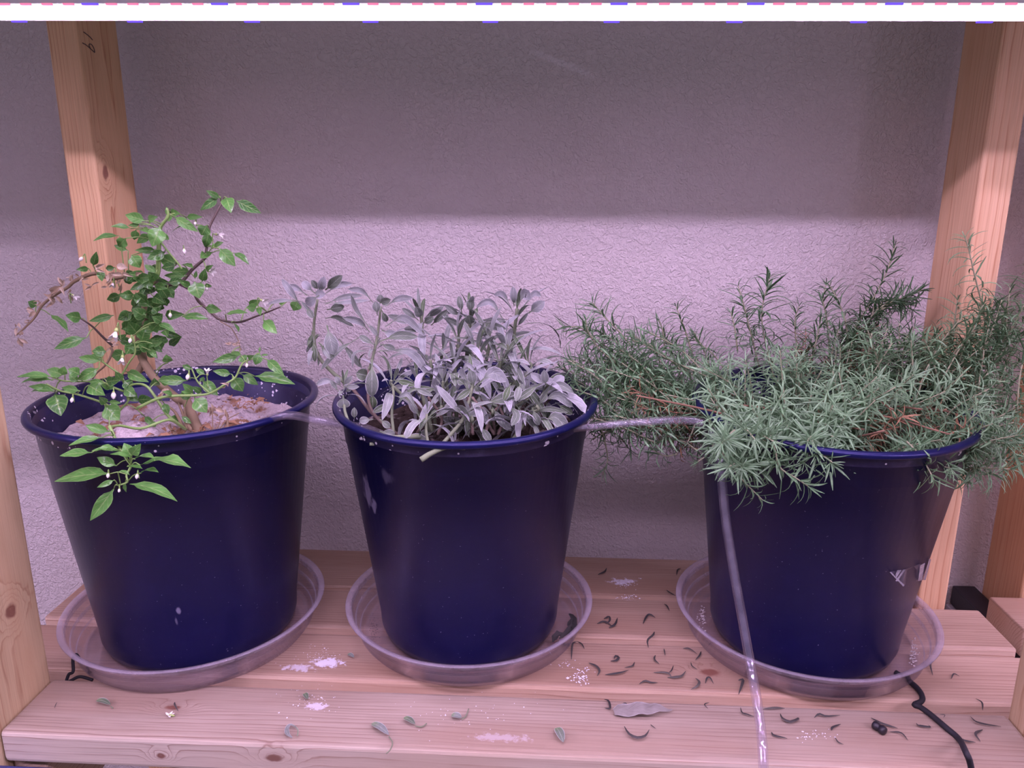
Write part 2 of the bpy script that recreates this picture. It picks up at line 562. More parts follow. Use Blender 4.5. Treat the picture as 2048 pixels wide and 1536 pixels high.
def slat(x0, x1, y0, y1, knots=(), powder=(), i=0, z1=0.0, parent=None, bev=0.004, light=SL, dark=SD):
    lo = (x0, y0, z1 - PT); hi = (x1, y1, z1)
    m = wood('fir_slat_%d' % i, 0, light, dark, (R.uniform(-0.13, -0.06), R.uniform(-0.05, -0.02)), R.uniform(200, 260),
             [(loc(k, lo), r) for k, r in knots], [(loc(k, lo), r, a) for k, r, a in powder], grime_dim=PT)
    o = add_box('slat', lo, hi, m, parent or shelf, bev, 3)
    return o


def G0(px, py): return P(px, py, Z=0.0)


slat(X0 + .001, X1 - .001, 0.9635, 1.072, powder=[(G0(1245, 1163), (.03, .014, .02), .8)], i=1, bev=0.003)
slat(-0.6535, 0.567, 0.8635, 0.9535, powder=[(G0(1255, 1196), (.025, .008, .02), .8)], i=2)
slat(-0.6535, 0.567, 0.7600, 0.8490, knots=[(G0(1420, 1345), (.020, .012, .03))],
     powder=[(G0(655, 1325), (.030, .016, .02), .95), (G0(600, 1335), (.03, .012, .02), .6)], i=3, bev=0.006)
slat(X0 + .001, X1 - .001, FY0, FY1,
     knots=[(P(548, 1516, Y=FY0), (.016, .006, .008)), (P(322, 1512, Y=FY0), (.009, .006, .006)), (G0(345, 1415), (.014, .006, .02))],
     powder=[(G0(632, 1412), (.02, .01, .02), .6), (G0(1000, 1475), (.05, .01, .02), .25)], i=4, bev=0.006, light=(0.62, 0.535, 0.435), dark=(0.33, 0.22, 0.165))


def post(x0, y0, y1, z0, z1, i, knots=(), light=LGT, dark=DRK, parent=None, centre=None, freq=None):
    lo = (x0, y0, z0)
    m = wood('fir_post_%d' % i, 2, light, dark, centre or (R.uniform(-0.08, -0.03), R.uniform(0.02, 0.07)), freq or R.uniform(190, 250), [(loc(k, lo), r) for k, r in knots])
    return add_box('post', lo, (x0 + PT, y1, z1), m, parent or shelf, 0.0035, 3)


p_rl = post(X0 - PT, RY0, RY1, -0.9, 0.98, 1, knots=[(P(211, 345, X=X0), (.03, .010, .016))], centre=(-0.10, 0.05), freq=240)
p_rr = post(X1, RY0, RY1, -0.9, 0.98, 2, light=(0.68, 0.455, 0.27), centre=(0.09, 0.10), freq=200)
p_fl = post(X0 - PT, FY0, FY1, -0.9, 0.98, 3, knots=[(P(22, 1222, X=X0), (.03, .013, .014))], light=(0.56, 0.43, 0.25), dark=(0.36, 0.21, 0.11))
p_fr = post(X1, FY0, FY1, -0.9, 0.98, 4, light=(0.56, 0.42, 0.26), dark=(0.36, 0.21, 0.11))


def rail(x0, z1, i):
    lo = (x0, FY0 + .012, z1 - 0.089)
    m = wood('fir_rail_%d' % i, 1, SL, SD, (0.08, -0.03))
    return add_box('rail', lo, (x0 + PT, RY1, z1), m, shelf, 0.003, 2)


rail(X0 + .0005, -PT - .0005, 1); rail(X1 - PT - .0005, -PT - .0005, 2)
rail(X0 + .0005, 0.885, 3); rail(X1 - PT - .0005, 0.885, 4)

# pencilled number on the rear left post
pm = []
for st in ([(685, 262), (732, 298), (758, 327)], [(676, 352), (705, 368), (745, 402), (776, 430)], [(776, 430), (770, 398), (752, 366), (735, 360), (728, 372), (742, 398)]):
    pts = [P(x / 4.096, y / 4.096, X=X0 + 0.0003) for x, y in st]
    V, Fc = tube_geo(smooth_path(pts, 10), 0.0006, 5)
    pm.append((V, Fc, np.zeros((len(V), 2)), 0))
V, Fc, UV, TI = merge(pm)
link('pencil_mark', mesh('pencil_mark', V - np.array(p_rl.location) - np.array(shelf.location), Fc, M_PDARK), None).parent = p_rl

# neighbouring shelf unit on the right
shelf2 = empty('plant_shelf', (0.9, 0.95, 0.0), 'second lumber shelf unit, only its left end showing at the right edge', 'shelf')
post(0.641, 0.991, 1.080, -0.9, 0.98, 5, parent=shelf2, centre=(-0.06, 0.10), freq=160, light=(0.62, 0.40, 0.23))
slat(0.598, 1.4, 0.905, 0.989, i=5, parent=shelf2, bev=0.003)
slat(0.598, 1.4, 0.805, 0.893, i=6, parent=shelf2, bev=0.003)


# ------------------------------------------------------------------ grow lights
def grow_light(yc, zb, label, beads=True, xa=X0 + 0.010, xb=X1 - 0.010, tilt=0.0, power=1.0, front=0.5):
    L = xb - xa
    g = empty('grow_light', (xa, yc, zb), label, 'lamp')
    # trough: outer half width .040, lips at zb, LED board at zb+.037
    hw, t = 0.038, 0.0016
    prof = [(-hw, 0), (-hw, .047), (hw, .047), (hw, 0), (hw - t, 0), (hw - t, .0455), (-hw + t, .0455), (-hw + t, 0)]
    V = [(x, y, z) for x in (0, L) for y, z in prof]
    n = len(prof)
    Fc = [(i, (i + 1) % n, n + (i + 1) % n, n + i) for i in range(n)]
    Fc += [(0, 7, 6, 1), (1, 6, 5, 2), (2, 5, 4, 3), (n, n + 1, n + 6, n + 7), (n + 1, n + 2, n + 5, n + 6), (n + 2, n + 3, n + 4, n + 5)]
    link('housing', mesh('housing', V, Fc, M_WHITE, smooth=False), g, (xa, yc, zb))
    for x in (0.02, L - 0.045):
        me = box_mesh('bracket', .025, .05, 0.790 - zb - .047, .002, 1, M_ALU)
        link('bracket', me, g, (xa + x - (0.0), yc - .025, zb + .0472))
    # LED rows on the board
    for dy, col, k, tl in ((-0.0235, (0.98, 0.70, 1.16), 2.3, 40), (-0.0150, (1.08, 0.74, 1.00), .25, 40), (-0.0075, (0.96, 0.70, 1.18), .30, 40), (0.006, (1.08, 0.74, 1.00), front, -40)):
        cy, sy = .0017 * math.cos(math.radians(tl)), .0017 * math.sin(math.radians(tl))
        V = [(0.004, dy - cy, .036 - sy), (L - .004, dy - cy, .036 - sy), (L - .004, dy + cy, .036 + sy), (0.004, dy + cy, .036 + sy)]
        o = link('led_row', mesh('led_row', V, [(3, 2, 1, 0)], emit('led_row_light', col, LAMP_POWER * k * power), smooth=False), g, (xa, yc, zb))
        bd = box_mesh('led_board', L - .008, .005, .002, 0, 1, M_WHITE)
        link('led_board', bd, g, (xa + .004, yc + dy - .0025, zb + .0378))
    if beads:
        red = emit('red_led', (1.0, 0.16, 0.30), 1.6); blu = emit('blue_led', (0.10, 0.05, 1.0), 2.2)
        for side in (-1, 1):
            for colr, sel in ((red, lambda i: i % 6 != 2), (blu, lambda i: i % 6 == 2)):
                if side == 1 and colr is red: continue
                V, Fc = [], []
                i = 0
                x = 0.01
                while x < L - .01:
                    if sel(i):
                        wx = 0.0045 if colr is red else 0.007
                        b = len(V)
                        y = side * (hw - t * 0.5)
                        for (sx, sy, z) in ((-1, -1, -.0014), (1, -1, -.0014), (1, 1, -.0014), (-1, 1, -.0014), (-1, -1, .0), (1, -1, .0), (1, 1, .0), (-1, 1, .0)):
                            V.append((x + sx * wx, y + sy * .0012, z))
                        Fc += [tuple(b + q for q in f) for f in ((3, 2, 1, 0), (0, 1, 5, 4), (1, 2, 6, 5), (2, 3, 7, 6), (3, 0, 4, 7))]
                    x += 0.0185
                    i += 1
                o = link('led_beads', mesh('led_beads', V, Fc, colr, smooth=False), g, (xa, yc, zb))
                tag(o, 'red led beads along the lip' if colr is red else 'blue led beads along the lip', kind='stuff')
    if tilt:
        g.rotation_euler = (0, tilt, tilt * 2.3)
        g.location.z += tilt * L / 2
        g.location.y -= tilt * 2.3 * L / 2
    return g


grow_light(0.738, 0.689, 'glaring pinkish white grow light bar across the top above the pots', tilt=0.0057, front=0.15)
grow_light(0.28, 0.700, 'unseen second grow light bar, added above the front edge to light the front faces', beads=False, power=1.8, front=0.3)  # out of view, added to brighten the front faces of slat and pots
grow_light(0.03, 0.720, 'unseen front grow light bar, added before the neighbouring shelf unit on the right', beads=False, xa=0.70, xb=1.74, power=3.2, front=0.3)  # no bar is visible here; added to light the fronts from the right
grow_light(0.03, 0.720, 'unseen front grow light bar, added left of the shelf unit', beads=False, xa=-1.80, xb=-0.74, power=3.2, front=0.3)  # unseen bar, added for the front faces and the sheen on the pots
grow_light(0.62, 0.720, 'unseen grow light bar, added by the neighbouring shelf unit on the right', beads=False, xa=0.70, xb=1.74, power=2.2)  # added out of view to brighten the right post and slats
grow_light(0.62, 0.720, 'unseen grow light bar, added in the space left of the shelf unit', beads=False, xa=-1.80, xb=-0.76, power=0.7)  # added fill lamp, out of view, lifts the left wall and post

# ------------------------------------------------------------------ pots, saucers, soil
POTS = [(-0.4394, 0.8517), (-0.1010, 0.8822), (0.3131, 0.8821)]
ZP = 0.0035
POT_OUT = [(0.001, 0.0), (0.100, 0.0), (0.1075, 0.004), (0.1105, 0.013), (0.1115, 0.030), (0.1395, 0.256), (0.1403, 0.2563), (0.1430, 0.2893),
           (0.1490, 0.2896), (0.1517, 0.2910), (0.1526, 0.2935), (0.1521, 0.2960), (0.1500, 0.2973), (0.1470, 0.2975)]
POT_IN = [(0.1447, 0.2967), (0.1437, 0.2940), (0.1424, 0.2790), (0.1392, 0.2760), (0.1378, 0.2590), (0.1350, 0.2560), (0.1325, 0.235), (0.125, 0.17), (0.001, 0.165)]
SAUCERS = list(POTS)
POTS = [(-0.4394, 0.8600), (-0.1010, 0.8822), (0.3131, 0.8821)]
LEAN = [0.0, math.radians(2.5), math.radians(3.0)]        # the pots lean a little to the front
POT_M = [Matrix.Translation((x, y, ZP + 0.106 * math.sin(a))) @ Matrix.Rotation(a, 4, 'X') for (x, y), a in zip(POTS, LEAN)]


def ray_pot(px, py, i, off=0.0):
    """where the photograph's line of sight meets the conical wall of pot i, in the pot's own coordinates"""
    inv = POT_M[i].inverted()
    o = np.array(inv @ Vector(CAM))
    d = np.array(inv.to_3x3() @ Vector(ray(px, py)))
    ts = np.linspace(0.5, 1.2, 4000)
    Q = o + ts[:, None] * d
    rr = np.hypot(Q[:, 0], Q[:, 1])
    rw = (0.1115 + (Q[:, 2] - 0.030) / (0.256 - 0.030) * (0.1395 - 0.1115) + off) * (1.045 if i == 0 else 1.0)
    g = rr - rw
    k = int(np.argmax(g < 0)) if (g < 0).any() else int(np.argmin(g))
    return Q[k]


st2 = [(tuple(ray_pot(735, 985, 1)), (.010, .03, .030), .5), (tuple(ray_pot(748, 1010, 1)), (.006, .03, .016), .5), (tuple(ray_pot(773, 955, 1)), (.011, .03, .014), .2)]
st1 = [(tuple(ray_pot(357, 1222, 0)), (.0035, .03, .007), .5), (tuple(ray_pot(353, 1242, 0)), (.0025, .03, .009), .28)]
PNAMES = ['black plastic nursery pot on the left holding the pepper plant', 'black plastic nursery pot in the middle holding the sage, white streaks on its left side',
          'black plastic nursery pot on the right under the rosemary, torn tape on its side']
pots = []
for i, (x, y) in enumerate(POTS):
    m = pot_mat('pot_plastic_%d' % i, [st1, st2, []][i])
    V, Fc = lathe_geo([(r_ * (1.045 if i == 0 else 1.0), z_) for r_, z_ in POT_OUT + POT_IN], 96)
    mi = [0 if k // 96 < len(POT_OUT) - 1 else 1 for k in range(len(Fc))]
    o = link('nursery_pot', mesh('nursery_pot', V, Fc, mats=[m, M_POTIN], midx=mi), None)
    o.matrix_world = POT_M[i]
    tag(o, PNAMES[i], 'pot', 'black nursery pots')
    pots.append(o)
    pr = [(0.001, 0.0005), (0.128, 0.0005), (0.1335, 0.002), (0.1365, 0.010), (0.1385, 0.0105), (0.1415, 0.024), (0.1432, 0.0245), (0.1465, 0.0375), (0.1475, 0.0395),
          (0.1540, 0.0405), (0.1545, 0.0395), (0.1483, 0.0380), (0.1475, 0.0362), (0.1442, 0.0235), (0.1424, 0.0230), (0.1393, 0.0095), (0.1373, 0.0090), (0.1343, 0.0035), (0.128, 0.0020), (0.001, 0.0020)]
    V, Fc = lathe_geo(pr, 96)
    s = link('plant_saucer', mesh('plant_saucer', V, Fc, M_SAUCER), None, (*SAUCERS[i], 0.0004))
    tag(s, ['clear plastic saucer under the left pot', 'clear plastic saucer under the middle pot, a dead leaf inside', 'clear plastic saucer under the right pot, dusty along its rim'][i], 'saucer', 'clear plant saucers')

# torn tape on the right pot (places read in a 3.4712 x enlargement from 1330, 1080)
def tp(x, y, off=0.0006): return ray_pot(1330 + x / 3.4712, 1080 + y / 3.4712, 2, off)


def patch(name, polys, mat, off):
    V, Fc = [], []
    for pl in polys:
        b = len(V)
        V += [tp(x, y, off) for x, y in pl]
        Fc.append(tuple(range(b, b + len(pl))))
    o = link(name, mesh(name, np.array(V), Fc, mat, smooth=False))
    o.parent = pots[2]
    so = o.modifiers.new('thick', 'SOLIDIFY'); so.thickness = 0.0003
    return o


patch('tape_scrap', [[(1562, 222), (1650, 315), (1668, 205)], [(1668, 205), (1650, 315), (1757, 283), (1768, 168)], [(1768, 168), (1757, 283), (1805, 278), (1845, 130)]], M_TAPE, 0.0006)
patch('tape_fold', [[(1770, 178), (1802, 160), (1782, 278), (1757, 284)], [(1834, 130), (1846, 133), (1808, 277), (1794, 277)], [(1560, 224), (1570, 222), (1662, 312), (1652, 322)],
                    [(1600, 283), (1655, 205), (1668, 205), (1610, 287)], [(1600, 240), (1612, 210), (1640, 208), (1605, 262)]], M_TAPEF, 0.0014)


def soil(i, zc, mat, label, amp=0.007):
    x, y = POTS[i]
    seg, rings = 90, 40
    V = [(0, 0, 0)]
    rmax = 0.1330 * (1.04 if i == 0 else 1.0)
    rr = random.Random(11 + i)
    phs = [(rr.uniform(0, 6.28), rr.uniform(0, 6.28), rr.uniform(20, 60), rr.uniform(20, 60), 1.0) for _ in range(6)] + [(rr.uniform(0, 6.28), rr.uniform(0, 6.28), rr.uniform(120, 320), rr.uniform(120, 320), 0.35) for _ in range(8)]
    for a in range(1, rings + 1):
        r = rmax * a / rings
        for k in range(seg):
            th = 2 * math.pi * k / seg
            px, py = r * math.cos(th), r * math.sin(th)
            h = sum(s * math.sin(px * fx + p1) * math.sin(py * fy + p2) for p1, p2, fx, fy, s in phs) * amp * 0.5 * (1 - (a / rings) ** 6 * 0.6) + rr.uniform(-.0012, .0012)
            V.append((px, py, h))
    Fc = [(0, 1 + k, 1 + (k + 1) % seg) for k in range(seg)]
    for a in range(rings - 1):
        for k in range(seg):
            k2 = (k + 1) % seg
            Fc.append((1 + a * seg + k, 1 + (a + 1) * seg + k, 1 + (a + 1) * seg + k2, 1 + a * seg + k2))
    o = link('potting_soil', mesh('potting_soil', V, Fc, mat), None)
    o.matrix_world = POT_M[i] @ Matrix.Translation((0, 0, zc - ZP))
    tag(o, label, 'soil', kind='stuff')
    # loose grains
    V, Fc = [], []
    for _ in range(420):
        r = rmax * 0.95 * math.sqrt(rr.random()); th = rr.uniform(0, 6.28)
        px, py = r * math.cos(th), r * math.sin(th)
        h = sum(s * math.sin(px * fx + p1) * math.sin(py * fy + p2) for p1, p2, fx, fy, s in phs) * amp * 0.5
        s_ = rr.uniform(.0008, .0030)
        b = len(V)
        for d in ((1, 0, 0), (-1, 0, 0), (0, 1, 0), (0, -1, 0), (0, 0, 1), (0, 0, -.5)):
            V.append((px + d[0] * s_ * rr.uniform(.7, 1.3), py + d[1] * s_ * rr.uniform(.7, 1.3), h + d[2] * s_ + .0006))
        Fc += [(b + 4, b, b + 2), (b + 4, b + 2, b + 1), (b + 4, b + 1, b + 3), (b + 4, b + 3, b), (b + 5, b + 2, b), (b + 5, b + 1, b + 2), (b + 5, b + 3, b + 1), (b + 5, b, b + 3)]
    g = link('soil_grain', mesh('soil_grain', V, Fc, mat, smooth=False))
    g.parent = o
    g['kind'] = 'stuff'
    return o


SOIL_Z = 0.262
soil(0, SOIL_Z, soil_mat('pale_crusted_soil', (0.56, 0.49, 0.50), (0.30, 0.17, 0.10), (0.09, 0.06, 0.05), 0.72), 'pale grey crusted soil in the left pot', 0.009)
soil(1, 0.255, soil_mat('dark_soil_under_sage', (0.36, 0.31, 0.31), (0.05, 0.035, 0.03), (0.02, 0.015, 0.015), 0.56), 'dark soil with white lumps under the sage')
soil(2, 0.260, soil_mat('dark_soil_under_rosemary', (0.32, 0.26, 0.25), (0.11, 0.07, 0.05), (0.035, 0.025, 0.025), 0.60), 'dark soil littered with dry leaves under the rosemary')

# ------------------------------------------------------------------ pepper plant (places read in enlargements A to E of the photograph)
VIEW = {'A': (0, 350, 5.851), 'B': (300, 350, 5.851), 'C': (0, 612, 5.84), 'D': (300, 612, 5.84), 'E': (0, 800, 2.926)}


def vw(k, x, y):
    ox, oy, s = VIEW[k]
    return (ox + x / s, oy + y / s)


pep = empty('pepper_plant', tuple(P(403, 866, Y=0.835)), 'leafy green pepper plant with small white flowers in the left pot', 'plant')


def py_of(px, py):
    """depth of the pepper plant at a place of the photograph: a loose dome round its stem"""
    return 0.855 + 0.0


PSTEMS = []


def stem(pts, r0, r1, mat, parent, n=None, Y=0.85, seg=7, name='stem', Y2=None):
    q = []
    for i, p in enumerate(pts):
        f = i / max(1, len(pts) - 1)
        yy = Y if Y2 is None else Y + (Y2 - Y) * f
        q.append(P(*vw(*p), Y=yy))
    path = smooth_path(q, n or max(6, 4 * len(pts)))
    PSTEMS.append(path)
    return tube_obj(name, path, np.linspace(r0, r1, len(path)), mat, parent, seg)


def petiole(o, Bp):
    """thin stalk from a leaf's foot to the nearest stem"""
    al = np.vstack(PSTEMS)
    d = np.linalg.norm(al - Bp, axis=1)
    i = int(np.argmin(d))
    if .003 < d[i] < .045:
        e = al[i]
        m_ = (Bp + e) / 2 + np.array([0, 0, .12 * d[i]])
        V, Fc = tube_geo(smooth_path([e, m_, Bp], 6), .0006, 5)
        k = link('leaf_stalk', mesh('leaf_stalk', V - Bp, Fc, M_PSTEM)); k.parent = o


A, B, C, D, E_ = 'A', 'B', 'C', 'D', 'E'
stem([(D, 600, 1530), (D, 540, 1400), (D, 470, 1230), (D, 410, 1090), (D, 330, 1090), (C, 1830, 870), (C, 1720, 720), (C, 1650, 590), (C, 1650, 480)], .0062, .0040, M_PWOOD, pep, 40, 0.835, 9, 'trunk', 0.865)
stem([(C, 1560, 860), (C, 1640, 720), (C, 1680, 620), (C, 1640, 500), (C, 1620, 350), (C, 1700, 200), (A, 1690, 1400), (A, 1800, 1220)], .0042, .0032, M_PWOOD, pep, 36, 0.865, 8, 'trunk', 0.86)
stem([(A, 1800, 1220), (A, 1850, 1120), (A, 1860, 800), (A, 1880, 610), (B, 210, 490), (B, 200, 390)], .0032, .0012, M_PSTEM, pep, 26, 0.855)
stem([(A, 1830, 1270), (B, 200, 1285), (B, 340, 1265), (B, 400, 1220), (B, 500, 1100), (B, 640, 975), (B, 660, 880), (B, 690, 690), (B, 700, 600), (B, 770, 460), (B, 830, 350), (B, 880, 280)], .0024, .0010, M_PDARK, pep, 40, 0.86, 7, 'stem', 0.90)
stem([(B, 130, 790), (B, 240, 930), (B, 340, 1050), (B, 370, 1100)], .0010, .0011, M_PSTEM, pep, 12, 0.855)
stem([(A, 1800, 1260), (A, 1640, 1220), (A, 1500, 1180), (A, 1300, 1210), (A, 1110, 1150), (A, 880, 1240), (A, 800, 1310), (A, 650, 1400), (A, 500, 1520), (C, 400, 140), (C, 330, 215), (C, 240, 300), (C, 175, 345)], .0030, .0008, M_PWOOD, pep, 50, 0.86, 7, 'stem', 0.83)
stem([(B, 340, 1270), (B, 500, 1360), (B, 570, 1480), (D, 700, 60), (D, 820, 160), (D, 1040, 190), (D, 1240, 120), (D, 1400, 60), (D, 1520, 10)], .0020, .0008, M_PDARK, pep, 34, 0.865, 7, 'stem', 0.84)
stem([(D, 820, 180), (D, 950, 260), (D, 1030, 400), (D, 1050, 480)], .0006, .0005, M_PWOOD, pep, 12, 0.85)
stem([(C, 1320, 470), (C, 1200, 360), (C, 1080, 240), (C, 950, 150)], .0016, .0009, M_PDARK, pep, 14, 0.86, 7, 'stem', 0.83)
stem([(C, 1460, 1000), (C, 1320, 950), (C, 1200, 890), (C, 1000, 880), (C, 750, 875), (C, 590, 820)], .0014, .0008, M_PSTEM, pep, 20, 0.83, 7, 'stem', 0.79)
stem([(C, 1350, 1230), (C, 1220, 1140), (C, 930, 1040), (C, 700, 990), (C, 540, 910)], .0015, .0009, M_PSTEM, pep, 20, 0.82, 7, 'stem', 0.77)
stem([(C, 1470, 1010), (C, 1440, 870), (C, 1400, 800), (C, 1250, 690), (C, 1180, 640)], .0014, .0009, M_PSTEM, pep, 16, 0.835, 7, 'stem', 0.82)
stem([(C, 1420, 810), (C, 1500, 670), (C, 1580, 540), (C, 1555, 350)], .0012, .0008, M_PSTEM, pep, 14, 0.83)
stem([(C, 1290, 480), (C, 1310, 540), (C, 1240, 680), (C, 1130, 780), (C, 1080, 850)], .0016, .0009, M_PWOOD, pep, 14, 0.86)
stem([(C, 1600, 1195), (C, 1850, 1080), (D, 300, 1050), (D, 500, 1045), (D, 700, 1020), (D, 900, 900), (D, 1000, 830), (D, 1080, 670), (D, 1200, 615)], .0018, .0009, M_PSTEM, pep, 34, 0.80, 7, 'stem', 0.83)
stem([(D, 700, 1020), (D, 560, 890), (D, 490, 740)], .0012, .0008, M_PSTEM, pep, 12, 0.815)
stem([(C, 1465, 1000), (C, 1500, 1100), (C, 1400, 1220), (C, 1380, 1290)], .0013, .0012, M_PSTEM, pep, 12, 0.825)
stem([(D, 400, 1430), (D, 210, 1280), (D, 60, 1060), (C, 1700, 930), (C, 1560, 915), (C, 1460, 980)], .0020, .0012, M_PSTEM, pep, 24, 0.815, 7, 'stem', 0.83)
stem([(E_, 640, 150), (E_, 690, 260), (E_, 740, 345), (E_, 765, 385), (E_, 740, 440), (E_, 745, 480), (E_, 690, 500)], .0016, .0008, M_PSTEM, pep, 24, 0.715, 7, 'stem', 0.685)
stem([(D, 420, 1440), (D, 330, 1380), (D, 200, 1330), (C, 1650, 1430), (E_, 700, 150), (E_, 640, 160)], .0016, .0014, M_PSTEM, pep, 24, 0.82, 7, 'stem', 0.72)
# bare brown side stumps at the foot of the stem
for q in ([(D, 440, 1440), (D, 380, 1250), (D, 330, 1130)], [(D, 480, 1450), (D, 420, 1330), (D, 400, 1180)], [(D, 330, 1530), (D, 230, 1420), (D, 235, 1380)], [(D, 400, 1440), (D, 300, 1250), (D, 215, 1170)]):
    stem(q, .0022, .0010, M_PWOOD, pep, 10, 0.825)
for q in ([(D, 740, 1480), (D, 730, 1330), (D, 735, 1160)], [(D, 900, 1490), (D, 905, 1330), (D, 880, 1210)], [(D, 740, 1480), (D, 800, 1400), (D, 820, 1340)], [(D, 800, 1450), (D, 900, 1330), (D, 1000, 1270), (D, 1040, 1250)]):
    stem(q, .0016 if q[0][1] == 900 else .0007, .0005, M_PWOOD, pep, 10, 0.80)

